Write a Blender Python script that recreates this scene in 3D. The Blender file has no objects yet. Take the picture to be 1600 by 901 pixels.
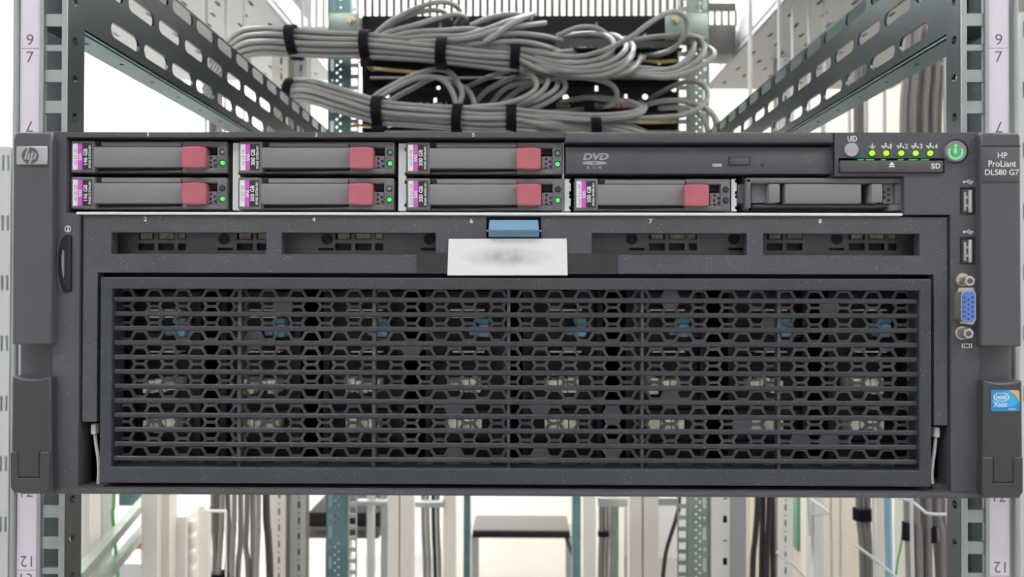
import bpy, bmesh, math, random
from mathutils import Vector, Matrix, Euler
from mathutils.geometry import delaunay_2d_cdt

random.seed(7)
SC = bpy.context.scene
COL = SC.collection

# ------------------------------------------------------------------ camera
F = 1200.0            # focal length in pixels of the 1600 x 901 frame
D = 0.370             # camera to server face
H = 1.25              # camera height
cam_data = bpy.data.cameras.new('camera')
cam = bpy.data.objects.new('camera', cam_data)
COL.objects.link(cam)
cam_data.sensor_width = 36.0
cam_data.lens = F * 36.0 / 1600.0
cam_data.clip_start = 0.01
cam_data.clip_end = 50
cam.location = (0, -D, H)
CR = (Matrix.Rotation(math.radians(0.53), 3, 'Z') @ Matrix.Rotation(math.radians(90.42), 3, 'X')
      @ Matrix.Rotation(math.radians(0.15), 3, 'Z'))
cam.rotation_euler = CR.to_euler()
cam_data.dof.use_dof = True
cam_data.dof.focus_distance = D
cam_data.dof.aperture_fstop = 17.0
SC.camera = cam

SC.view_settings.view_transform = 'Standard'
SC.view_settings.look = 'None'
SC.view_settings.gamma = 1.0
SC.view_settings.use_curve_mapping = False
SC.view_settings.exposure = 0.0

world = bpy.data.worlds.new('world')
SC.world = world
world.use_nodes = True
world.node_tree.nodes['Background'].inputs[0].default_value = (0.9, 0.93, 1, 1)
world.node_tree.nodes['Background'].inputs[1].default_value = 0.3

LIGHT = 12.5         # strength of the ceiling light panels


def at(px, py, Y=0.0):
    """the point on the plane y = Y that the photograph shows at pixel px, py"""
    d = CR @ Vector(((px - 800.0) / F, -(py - 450.5) / F, -1.0))
    t = (Y + D) / d.y
    return Vector((d.x * t, Y, H + d.z * t))


# ------------------------------------------------------------------ materials
MATS = {}


def mat(name, col, rough=0.5, metal=0.0, bump=0.0, bscale=900.0, speck=0.0, vary=0.0, vscale=6.0, emit=0.0, spec=0.5, coat=0.0):
    if name in MATS:
        return MATS[name]
    m = bpy.data.materials.new(name)
    m.use_nodes = True
    nt = m.node_tree
    b = nt.nodes['Principled BSDF']
    c = (col[0], col[1], col[2], 1)
    b.inputs['Base Color'].default_value = c
    b.inputs['Roughness'].default_value = rough
    b.inputs['Metallic'].default_value = metal
    b.inputs['Specular IOR Level'].default_value = spec
    if coat:
        b.inputs['Coat Weight'].default_value = coat
    tc = nt.nodes.new('ShaderNodeTexCoord')
    out = None
    if vary:
        n = nt.nodes.new('ShaderNodeTexNoise')
        n.inputs['Scale'].default_value = vscale
        n.inputs['Detail'].default_value = 4
        nt.links.new(tc.outputs['Object'], n.inputs['Vector'])
        r = nt.nodes.new('ShaderNodeValToRGB')
        r.color_ramp.elements[0].position = 0.3
        r.color_ramp.elements[1].position = 0.7
        r.color_ramp.elements[0].color = tuple(x * (1 - vary) for x in col) + (1,)
        r.color_ramp.elements[1].color = tuple(min(1, x * (1 + vary)) for x in col) + (1,)
        nt.links.new(n.outputs['Fac'], r.inputs['Fac'])
        out = r.outputs['Color']
    if speck:
        v = nt.nodes.new('ShaderNodeTexVoronoi')
        v.inputs['Scale'].default_value = 620.0
        nt.links.new(tc.outputs['Object'], v.inputs['Vector'])
        lt = nt.nodes.new('ShaderNodeMath'); lt.operation = 'LESS_THAN'
        lt.inputs[1].default_value = 0.15
        nt.links.new(v.outputs['Distance'], lt.inputs[0])
        n2 = nt.nodes.new('ShaderNodeTexNoise')
        n2.inputs['Scale'].default_value = 160.0
        nt.links.new(tc.outputs['Object'], n2.inputs['Vector'])
        gt = nt.nodes.new('ShaderNodeMath'); gt.operation = 'GREATER_THAN'
        gt.inputs[1].default_value = 0.54
        nt.links.new(n2.outputs['Fac'], gt.inputs[0])
        mu = nt.nodes.new('ShaderNodeMath'); mu.operation = 'MULTIPLY'
        nt.links.new(lt.outputs[0], mu.inputs[0]); nt.links.new(gt.outputs[0], mu.inputs[1])
        m2 = nt.nodes.new('ShaderNodeMath'); m2.operation = 'MULTIPLY'
        m2.inputs[1].default_value = speck
        nt.links.new(mu.outputs[0], m2.inputs[0])
        mx = nt.nodes.new('ShaderNodeMix'); mx.data_type = 'RGBA'
        if out is None:
            mx.inputs['A'].default_value = c
        else:
            nt.links.new(out, mx.inputs['A'])
        mx.inputs['B'].default_value = (0.34, 0.34, 0.33, 1)
        nt.links.new(m2.outputs[0], mx.inputs['Factor'])
        out = mx.outputs['Result']
    if out is not None:
        nt.links.new(out, b.inputs['Base Color'])
    if bump:
        n = nt.nodes.new('ShaderNodeTexNoise')
        n.inputs['Scale'].default_value = bscale
        n.inputs['Detail'].default_value = 3
        nt.links.new(tc.outputs['Object'], n.inputs['Vector'])
        bp = nt.nodes.new('ShaderNodeBump')
        bp.inputs['Strength'].default_value = bump
        bp.inputs['Distance'].default_value = 0.0004
        nt.links.new(n.outputs['Fac'], bp.inputs['Height'])
        nt.links.new(bp.outputs['Normal'], b.inputs['Normal'])
    if emit:
        b.inputs['Emission Color'].default_value = c
        b.inputs['Emission Strength'].default_value = emit
    MATS[name] = m
    return m


M_BEZEL = mat('charcoal bezel plastic', (0.083, 0.082, 0.092), 0.5, bump=0.5, bscale=1500, speck=0.5, vary=0.10, vscale=25)
M_DRAWER = mat('textured slate plastic', (0.078, 0.081, 0.095), 0.5, bump=0.8, bscale=1300, speck=0.75, vary=0.12, vscale=25)
M_EAR = mat('smooth ear plastic', (0.092, 0.087, 0.097), 0.42, bump=0.15, bscale=2000, vary=0.08, vscale=20)
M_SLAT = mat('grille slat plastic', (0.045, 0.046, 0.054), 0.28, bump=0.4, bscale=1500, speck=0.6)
M_GRILLE_SHADE = mat('shaded slate grille plastic', (0.050, 0.054, 0.066), 0.42, bump=0.5, bscale=1400, speck=0.6, vary=0.10, vscale=25)  # grille and slats darkened to paint in the dimmer light low down
M_LATCH_SHADE = mat('shaded latch plastic', (0.058, 0.054, 0.060), 0.42, bump=0.2, bscale=2000, vary=0.08, vscale=20)  # ear plastic again, with the lower front's shade put into its colour
M_HEX = mat('black vent steel', (0.150, 0.150, 0.155), 0.45, 0.2, vary=0.15, vscale=40)
M_BLACK = mat('matt black', (0.010, 0.010, 0.012), 0.6)
M_INNER = mat('chassis interior', (0.030, 0.030, 0.034), 0.6, vary=0.3, vscale=40)
M_DRIVE = mat('drive carrier plastic', (0.150, 0.142, 0.150), 0.45, bump=0.8, bscale=1500, speck=0.5)
M_LEVER = mat('drive lever plastic', (0.225, 0.213, 0.224), 0.45, bump=0.4, bscale=1500, speck=0.35)
M_RED = mat('dusty red plastic', (0.47, 0.125, 0.155), 0.4, bump=0.15, bscale=1500, vary=0.08, vscale=80)
M_WHITE = mat('white label', (0.80, 0.79, 0.79), 0.5)
M_PINK = mat('magenta print', (0.62, 0.10, 0.55), 0.5)
M_PRINTK = mat('black print', (0.022, 0.018, 0.020), 0.5)
M_PRINTW = mat('white print', (0.80, 0.80, 0.80), 0.5)
M_PRINTG = mat('grey print', (0.25, 0.22, 0.23), 0.5)
M_STRIPTXT = mat('strip numerals', (0.14, 0.10, 0.14), 0.5)
M_STRIP = mat('number strip paper', (0.74, 0.69, 0.76), 0.5)
M_GREEN = mat('lit green lamp', (0.05, 0.95, 0.12), 0.4, emit=0.9)
M_LIME = mat('lit lime lamp', (0.35, 0.95, 0.03), 0.4, emit=0.9)
M_DIMG = mat('unlit green lamp', (0.10, 0.30, 0.17), 0.3)
M_OFF = mat('unlit dark lamp', (0.05, 0.05, 0.05), 0.25)
M_STEEL = mat('bare steel edge', (0.80, 0.80, 0.81), 0.35, 0.0)
M_DIVIDER = mat('bay divider steel', (0.62, 0.63, 0.64), 0.4, 0.2, vary=0.08, vscale=60)
M_SILVER = mat('brushed silver badge', (0.50, 0.50, 0.51), 0.3, 0.7, bump=0.2, bscale=900)
M_BADGE = mat('badge dark', (0.10, 0.095, 0.10), 0.4)
M_NICKEL = mat('nickel plate', (0.66, 0.61, 0.56), 0.28, 0.8)
M_VGA = mat('connector blue', (0.10, 0.20, 0.58), 0.45)
M_BLUE = mat('steel blue latch plastic', (0.155, 0.29, 0.42), 0.4, bump=0.1, bscale=1200)
M_BLUE2 = mat('light blue tab', (0.24, 0.52, 0.74), 0.4)
M_TAPE = mat('black tape', (0.030, 0.033, 0.030), 0.35, vary=0.25, vscale=90, bump=0.3, bscale=300)
M_BUTTON = mat('grey button', (0.42, 0.41, 0.42), 0.4, vary=0.1, vscale=200)
M_CARD = mat('tan foil', (0.97, 0.82, 0.68), 0.4, 0.1, vary=0.25, vscale=350)
M_BRIGHT = mat('bright contact strip', (0.85, 0.83, 0.80), 0.3, 0.3)
M_BOARD = mat('dark circuit board', (0.014, 0.016, 0.017), 0.5, vary=0.4, vscale=150)
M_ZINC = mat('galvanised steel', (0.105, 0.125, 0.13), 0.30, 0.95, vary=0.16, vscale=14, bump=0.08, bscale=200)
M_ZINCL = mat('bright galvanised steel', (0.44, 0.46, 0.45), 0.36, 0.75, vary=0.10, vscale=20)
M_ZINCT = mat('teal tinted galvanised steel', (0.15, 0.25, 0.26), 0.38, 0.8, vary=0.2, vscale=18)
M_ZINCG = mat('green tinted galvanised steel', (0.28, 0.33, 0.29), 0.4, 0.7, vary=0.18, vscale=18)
M_CABLE = mat('grey cable jacket', (0.275, 0.27, 0.26), 0.42, vary=0.10, vscale=8)
M_CABLE2 = mat('dark grey cable jacket', (0.20, 0.185, 0.175), 0.45, vary=0.12, vscale=8)
M_CABLEK = mat('black cable jacket', (0.022, 0.021, 0.020), 0.45)
M_STRAP = mat('black hook and loop', (0.010, 0.010, 0.014), 0.9, bump=0.8, bscale=900, spec=0.15)
M_PANEL = mat('black panel steel', (0.008, 0.007, 0.008), 0.6, spec=0.25)
M_GOLD = mat('yellow zinc bracket', (0.66, 0.50, 0.26), 0.34, 0.8, vary=0.3, vscale=30)
M_CREAM = mat('cream painted steel', (0.86, 0.80, 0.72), 0.5, vary=0.04, vscale=4)
M_GREYP = mat('light grey painted steel', (0.60, 0.61, 0.61), 0.5, vary=0.05, vscale=4)
M_WALL = mat('white wall paint', (0.86, 0.85, 0.82), 0.7, vary=0.02, vscale=2)
M_FLOOR = mat('pale floor tile', (0.42, 0.41, 0.39), 0.35, vary=0.06, vscale=3)
M_CEIL = mat('ceiling white', (0.84, 0.84, 0.82), 0.8)
M_LAMP = mat('lit diffuser', (0.97, 0.98, 1.0), 0.5, emit=LIGHT)
M_TAUPE = mat('taupe painted lid', (0.11, 0.092, 0.082), 0.5)
M_HOSE = mat('pale blue hose', (0.25, 0.48, 0.62), 0.5)
M_GREENC = mat('green wire', (0.10, 0.42, 0.12), 0.5)
M_PIN = mat('translucent white nylon', (0.74, 0.73, 0.70), 0.4)
M_COPPER = mat('coloured wire ends', (0.40, 0.24, 0.18), 0.5, vary=0.7, vscale=260)


# ------------------------------------------------------------------ mesh helpers
def bbox(bm, x0, x1, y0, y1, z0, z1, r=0.0, seg=2):
    if x1 < x0: x0, x1 = x1, x0
    if y1 < y0: y0, y1 = y1, y0
    if z1 < z0: z0, z1 = z1, z0
    mtx = Matrix.Translation(((x0 + x1) / 2, (y0 + y1) / 2, (z0 + z1) / 2)) @ Matrix.Diagonal((x1 - x0, y1 - y0, z1 - z0, 1))
    g = bmesh.ops.create_cube(bm, size=1.0, matrix=mtx)
    r = min(r, 0.45 * min(x1 - x0, y1 - y0, z1 - z0))
    if r > 0:
        es = {e for v in g['verts'] for e in v.link_edges}
        bmesh.ops.bevel(bm, geom=list(es), offset=r, segments=seg, profile=0.5, affect='EDGES')


def pbox(bm, px0, py0, px1, py1, Y0, Y1, r=0.0, seg=2, zx=None):
    """box whose front face (at Y0) covers a pixel rectangle; Y1 is its back; heights are read at column zx"""
    a, b = at(px0, py0, Y0), at(px1, py1, Y0)
    if zx is None and px1 - px0 > 8 * abs(py1 - py0):
        zx = px0
    if zx is not None:
        a.z, b.z = at(zx, py0, Y0).z, at(zx, py1, Y0).z
    bbox(bm, a.x, b.x, Y0, Y1, b.z, a.z, r, seg)


def prism(bm, pts, y0, y1):
    """pts: (x, z) outline, extruded from y0 (front) to y1"""
    n = len(pts)
    f = [bm.verts.new((p[0], y0, p[1])) for p in pts]
    b = [bm.verts.new((p[0], y1, p[1])) for p in pts]
    try:
        bm.faces.new(f); bm.faces.new(b[::-1])
        for i in range(n):
            j = (i + 1) % n
            bm.faces.new((f[j], f[i], b[i], b[j]))
    except ValueError:
        pass


def pprism(bm, pts, Y0, Y1):
    q = [at(p[0], p[1], Y0) for p in pts]
    prism(bm, [(v.x, v.z) for v in q], Y0, Y1)


def disc(bm, c, r, y0, y1, n=24, r1=None, a0=0.0):
    """cylinder along y about c = (x, z), radius r at y0 and r1 at y1"""
    r1 = r if r1 is None else r1
    f = [bm.verts.new((c[0] + r * math.cos(a0 + 2 * math.pi * i / n), y0, c[1] + r * math.sin(a0 + 2 * math.pi * i / n))) for i in range(n)]
    b = [bm.verts.new((c[0] + r1 * math.cos(a0 + 2 * math.pi * i / n), y1, c[1] + r1 * math.sin(a0 + 2 * math.pi * i / n))) for i in range(n)]
    bm.faces.new(f); bm.faces.new(b[::-1])
    for i in range(n):
        j = (i + 1) % n
        bm.faces.new((f[j], f[i], b[i], b[j]))


def ring(bm, c, r0, r1, y0, y1, n=32, a_start=0.0, a_end=2 * math.pi, sx=1.0):
    full = abs(a_end - a_start - 2 * math.pi) < 1e-6
    m = n if full else n + 1
    q = []
    for i in range(m):
        a = a_start + (a_end - a_start) * i / n
        ca, sa = math.cos(a) * sx, math.sin(a)
        q.append([bm.verts.new((c[0] + r * ca, y, c[1] + r * sa)) for y in (y0, y1) for r in (r0, r1)])
    for i in range(m if full else m - 1):
        A, B = q[i], q[(i + 1) % m]
        bm.faces.new((A[0], B[0], B[1], A[1]))
        bm.faces.new((A[2], A[3], B[3], B[2]))
        bm.faces.new((A[1], B[1], B[3], A[3]))
        bm.faces.new((A[0], A[2], B[2], B[0]))
    if not full:
        for A in (q[0], q[-1]):
            bm.faces.new((A[0], A[1], A[3], A[2]))


def plate(bm, outer, holes, conv, w0, w1):
    """flat plate with holes: outlines in (u, v), conv(u, v, w) gives the point in space, w0..w1 its thickness"""
    vs, fcs = [], []
    for lp in [outer] + holes:
        s = len(vs)
        if sum(lp[i][0] * lp[(i + 1) % len(lp)][1] - lp[(i + 1) % len(lp)][0] * lp[i][1] for i in range(len(lp))) < 0:
            lp = lp[::-1]
        vs += [Vector(p) for p in lp]
        fcs.append(list(range(s, len(vs))))
    ov, oe, of, _v, _e, orig = delaunay_2d_cdt(vs, [], fcs, 1, 1e-7)
    of = [f for f, g in zip(of, orig) if 0 in g and not any(k > 0 for k in g)]
    fr = [bm.verts.new(conv(p.x, p.y, w0)) for p in ov]
    bk = [bm.verts.new(conv(p.x, p.y, w1)) for p in ov]
    cnt = {}
    for f in of:
        bm.faces.new([fr[i] for i in f])
        bm.faces.new([bk[i] for i in reversed(f)])
        for k in range(len(f)):
            e = (f[k], f[(k + 1) % len(f)])
            cnt[e] = 1
    for (i, j) in list(cnt):
        if (j, i) not in cnt:
            bm.faces.new((fr[j], fr[i], bk[i], bk[j]))
    bm.normal_update()


def gridplate(bm, outer, holes, y0, y1):
    """plate in the xz plane with rectangular holes; rectangles are (x0, z0, x1, z1)"""
    xs = sorted({round(v, 6) for r in [outer] + holes for v in (r[0], r[2]) if outer[0] - 1e-6 <= v <= outer[2] + 1e-6})
    zs = sorted({round(v, 6) for r in [outer] + holes for v in (r[1], r[3]) if outer[1] - 1e-6 <= v <= outer[3] + 1e-6})
    fill = {}
    for i in range(len(xs) - 1):
        for j in range(len(zs) - 1):
            cx, cz = (xs[i] + xs[i + 1]) / 2, (zs[j] + zs[j + 1]) / 2
            fill[i, j] = not any(h[0] < cx < h[2] and h[1] < cz < h[3] for h in holes)
    V = {}

    def v(i, j, k):
        if (i, j, k) not in V:
            V[i, j, k] = bm.verts.new((xs[i], y1 if k else y0, zs[j]))
        return V[i, j, k]
    for (i, j), f in fill.items():
        if not f:
            continue
        bm.faces.new((v(i, j, 0), v(i + 1, j, 0), v(i + 1, j + 1, 0), v(i, j + 1, 0)))
        bm.faces.new((v(i, j + 1, 1), v(i + 1, j + 1, 1), v(i + 1, j, 1), v(i, j, 1)))
        if not fill.get((i - 1, j)):
            bm.faces.new((v(i, j + 1, 0), v(i, j + 1, 1), v(i, j, 1), v(i, j, 0)))
        if not fill.get((i + 1, j)):
            bm.faces.new((v(i + 1, j, 0), v(i + 1, j, 1), v(i + 1, j + 1, 1), v(i + 1, j + 1, 0)))
        if not fill.get((i, j - 1)):
            bm.faces.new((v(i, j, 0), v(i, j, 1), v(i + 1, j, 1), v(i + 1, j, 0)))
        if not fill.get((i, j + 1)):
            bm.faces.new((v(i + 1, j + 1, 0), v(i + 1, j + 1, 1), v(i, j + 1, 1), v(i, j + 1, 0)))


def prect(px0, py0, px1, py1, Y=0.0):
    a, b = at(px0, py0, Y), at(px1, py1, Y)
    return (min(a.x, b.x), min(a.z, b.z), max(a.x, b.x), max(a.z, b.z))


def spline(pts, n=6):
    """Catmull-Rom through pts"""
    P = [Vector(p) for p in pts]
    P = [P[0] * 2 - P[1]] + P + [P[-1] * 2 - P[-2]]
    out = []
    for i in range(1, len(P) - 2):
        for k in range(n):
            t = k / n
            a, b, c, d = P[i - 1], P[i], P[i + 1], P[i + 2]
            out.append(0.5 * ((2 * b) + (c - a) * t + (2 * a - 5 * b + 4 * c - d) * t * t + (3 * b - a - 3 * c + d) * t ** 3))
    out.append(P[-2])
    return out


def tube(bm, pts, r, n=8):
    """round tube through pts"""
    rings = []
    up = Vector((0, 0, 1))
    t0 = (pts[1] - pts[0]).normalized()
    nrm = t0.orthogonal().normalized()
    for i, p in enumerate(pts):
        t = (pts[min(i + 1, len(pts) - 1)] - pts[max(i - 1, 0)])
        if t.length < 1e-9:
            t = t0
        t.normalize()
        nrm = (nrm - t * nrm.dot(t))
        if nrm.length < 1e-6:
            nrm = t.orthogonal()
        nrm.normalize()
        bi = t.cross(nrm)
        rings.append([bm.verts.new(p + (nrm * math.cos(2 * math.pi * k / n) + bi * math.sin(2 * math.pi * k / n)) * r) for k in range(n)])
    for a, b in zip(rings, rings[1:]):
        for k in range(n):
            bm.faces.new((a[k], a[(k + 1) % n], b[(k + 1) % n], b[k]))
    bm.faces.new(rings[0][::-1]); bm.faces.new(rings[-1])


def stroke(bm, pts, w, Y, th=0.00008):
    """flat printed line through pixel points, w pixels wide"""
    for (a, b) in zip(pts, pts[1:]):
        dx, dy = b[0] - a[0], b[1] - a[1]
        L = math.hypot(dx, dy) or 1
        ux, uy = dx / L, dy / L
        e = w * 0.3
        nx, ny = -uy * w / 2, ux * w / 2
        A = (a[0] - ux * e, a[1] - uy * e); B = (b[0] + ux * e, b[1] + uy * e)
        pprism(bm, [(A[0] + nx, A[1] + ny), (A[0] - nx, A[1] - ny), (B[0] - nx, B[1] - ny), (B[0] + nx, B[1] + ny)], Y - th, Y)


def pdisc(bm, px, py, rpx, Y0, Y1, n=24, r1=None):
    c = at(px, py, Y0)
    s = (D + Y0) / F
    disc(bm, (c.x, c.z), rpx * s, Y0, Y1, n, None if r1 is None else r1 * s)


_TXT = {}


def text_geo(s, bold=0.0):
    if (s, bold) not in _TXT:
        cu = bpy.data.curves.new('lettering_curve', 'FONT')
        cu.body = s
        cu.resolution_u = 3
        cu.offset = bold
        ob = bpy.data.objects.new('lettering_source', cu)
        me = bpy.data.meshes.new_from_object(ob)
        vs = [v.co.copy() for v in me.vertices]
        fs = [list(p.vertices) for p in me.polygons]
        bpy.data.objects.remove(ob); bpy.data.curves.remove(cu); bpy.data.meshes.remove(me)
        _TXT[(s, bold)] = (vs, fs)
    return _TXT[(s, bold)]


def ptext(bm, s, rect, Y, rot=0, bold=0.012, slant=0.0, th=0.00006):
    """printed text s filling the pixel rectangle; rot 90 reads upward, 180 upside down"""
    vs, fs = text_geo(s, bold)
    if not vs:
        return
    xs = [v.x + slant * v.y for v in vs]; ys = [v.y for v in vs]
    x0, x1, y0, y1 = min(xs), max(xs), min(ys), max(ys)
    px0, py0, px1, py1 = rect
    nv = []
    for x, v in zip(xs, vs):
        u, w = (x - x0) / (x1 - x0), (v.y - y0) / (y1 - y0)
        if rot == 90:
            u, w = 1 - w, u
        elif rot == 180:
            u, w = 1 - u, 1 - w
        nv.append(bm.verts.new(at(px0 + u * (px1 - px0), py1 + w * (py0 - py1), Y - th)))
    for f in fs:
        try:
            bm.faces.new([nv[i] for i in f])
        except ValueError:
            pass


# ------------------------------------------------------------------ objects
def _mesh(name, bm, material, origin, smooth):
    if origin is not None:
        bmesh.ops.translate(bm, verts=bm.verts, vec=-Vector(origin))
    bmesh.ops.recalc_face_normals(bm, faces=bm.faces)
    me = bpy.data.meshes.new(name)
    bm.to_mesh(me); bm.free()
    me.materials.append(material)
    if smooth:
        me.polygons.foreach_set('use_smooth', [True] * len(me.polygons))
        me.set_sharp_from_angle(angle=math.radians(40))
    return me


class Thing:
    """an Empty at a thing's base that parents its parts"""

    def __init__(self, name, label, cat, loc, group=None, kind=None):
        self.o = bpy.data.objects.new(name, None)
        self.o.empty_display_size = 0.02
        COL.objects.link(self.o)
        self.loc = Vector(loc)
        self.o.location = self.loc
        self.o['label'] = label
        self.o['category'] = cat
        if group: self.o['group'] = group
        if kind: self.o['kind'] = kind

    def part(self, name, bm, material, parent=None, smooth=True, bevel=0.0, label=None):
        me = _mesh(name, bm, material, self.loc, smooth)
        o = bpy.data.objects.new(name, me)
        COL.objects.link(o)
        o.parent = parent or self.o
        if label: o['label'] = label
        if bevel: add_bevel(o, bevel)
        return o


def letters(t, parent, items, Y, material, name='lettering', **kw):
    """each word or numeral a part of its own; items are (text, rect) or (text, rect, rot)"""
    for it in items:
        b = bmesh.new()
        ptext(b, it[0], it[1], Y, it[2] if len(it) > 2 else 0, **kw)
        t.part(name, b, material, parent, smooth=False)


def add_bevel(o, w, seg=2):
    md = o.modifiers.new('edge', 'BEVEL')
    md.width = w; md.segments = seg; md.limit_method = 'ANGLE'; md.angle_limit = math.radians(40)
    md.use_clamp_overlap = True


def solo(name, bm, material, label=None, cat=None, group=None, kind=None, smooth=True, bevel=0.0, parent=None):
    """a thing (or piece of the setting) that is one mesh; its origin sits at the base of its box"""
    if parent is None:
        xs = [v.co.x for v in bm.verts]; ys = [v.co.y for v in bm.verts]; zs = [v.co.z for v in bm.verts]
        org = Vector(((min(xs) + max(xs)) / 2, (min(ys) + max(ys)) / 2, min(zs)))
    else:
        org = parent.location.copy()
    me = _mesh(name, bm, material, org, smooth)
    o = bpy.data.objects.new(name, me)
    COL.objects.link(o)
    if parent is None:
        o.location = org
    else:
        o.parent = parent
    if label: o['label'] = label
    if cat: o['category'] = cat
    if group: o['group'] = group
    if kind: o['kind'] = kind
    if bevel: add_bevel(o, bevel)
    return o


def NB():
    return bmesh.new()


# ================================================================== the room
RX0, RX1, RY0, RY1, RZ = -2.7, 2.6, -1.9, 3.3, 2.95


def room():
    b = NB(); bbox(b, RX0, RX1, RY0, RY1, -0.1, 0)
    solo('floor', b, M_FLOOR, 'pale tiled floor', None, kind='structure', smooth=False)
    b = NB(); bbox(b, RX0, RX1, RY0, RY1, RZ, RZ + 0.1)
    solo('ceiling', b, M_CEIL, 'white ceiling', None, kind='structure', smooth=False)
    b = NB(); bbox(b, RX0, RX1, RY1, RY1 + 0.1, 0, RZ)
    solo('wall_back', b, M_WALL, 'white wall behind the racks', None, kind='structure', smooth=False)
    b = NB(); bbox(b, RX0, RX1, RY0 - 0.1, RY0, 0, RZ)
    solo('wall_front', b, mat('dimming grey wall', (0.42, 0.43, 0.45), 0.7, vary=0.03, vscale=2), 'unseen grey wall behind the viewer', None, kind='structure', smooth=False)  # wall out of view, greyed to darken what the front reflects
    b = NB(); bbox(b, RX0 - 0.1, RX0, RY0, RY1, 0, RZ)
    solo('wall_left', b, M_WALL, 'white side wall', None, kind='structure', smooth=False)
    b = NB(); bbox(b, RX1, RX1 + 0.1, RY0, RY1, 0, RZ)
    solo('wall_right', b, M_WALL, 'white side wall', None, kind='structure', smooth=False)
    spots = [(-0.8, -1.0), (1.6, -1.0), (-1.7, 1.1), (0.2, 1.35), (1.7, 1.1), (-1.8, 2.0), (0.3, 2.0), (-1.8, 2.7), (-0.45, 2.45)]  # panels out of view; extra rear ones added to brighten the background
    for i, (x, y) in enumerate(spots):
        t = Thing('ceiling_light', 'white rectangular ceiling light panel over the racks', 'ceiling light', (x, y, RZ - 0.03), 'ceiling light panels')
        b = NB()
        bbox(b, x - 0.62, x + 0.62, y - 0.32, y - 0.29, RZ - 0.03, RZ)
        bbox(b, x - 0.62, x + 0.62, y + 0.29, y + 0.32, RZ - 0.03, RZ)
        bbox(b, x - 0.62, x - 0.59, y - 0.29, y + 0.29, RZ - 0.03, RZ)
        bbox(b, x + 0.59, x + 0.62, y - 0.29, y + 0.29, RZ - 0.03, RZ)
        t.part('frame', b, M_GREYP, smooth=False)
        b = NB(); bbox(b, x - 0.59, x + 0.59, y - 0.29, y + 0.29, RZ - 0.02, RZ - 0.012)
        t.part('diffuser', b, M_LAMP, smooth=False)


room()

# ================================================================== the rack that carries the server
def rounded(u0, u1, v0, v1, r, n=3):
    out = []
    for (cx, cy, a) in ((u1 - r, v1 - r, 0), (u0 + r, v1 - r, 90), (u0 + r, v0 + r, 180), (u1 - r, v0 + r, 270)):
        for k in range(n + 1):
            t = math.radians(a + 90 * k / n)
            out.append((cx + r * math.cos(t), cy + r * math.sin(t)))
    return out


def circ(u, v, r, n=10):
    return [(u + r * math.cos(2 * math.pi * k / n), v + r * math.sin(2 * math.pi * k / n)) for k in range(n)]


YP = 0.020                       # front face of the posts
ZU = at(45, 75, YP).z            # boundary between units 6 and 7 on the number strips
UNIT = 0.04445
HOLES_Z = []
for k in range(-2, 9):
    zb = ZU - UNIT * k
    HOLES_Z += [zb - 0.00635, zb - 0.00635 - 0.015875, zb - 0.00635 - 0.03175]


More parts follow.
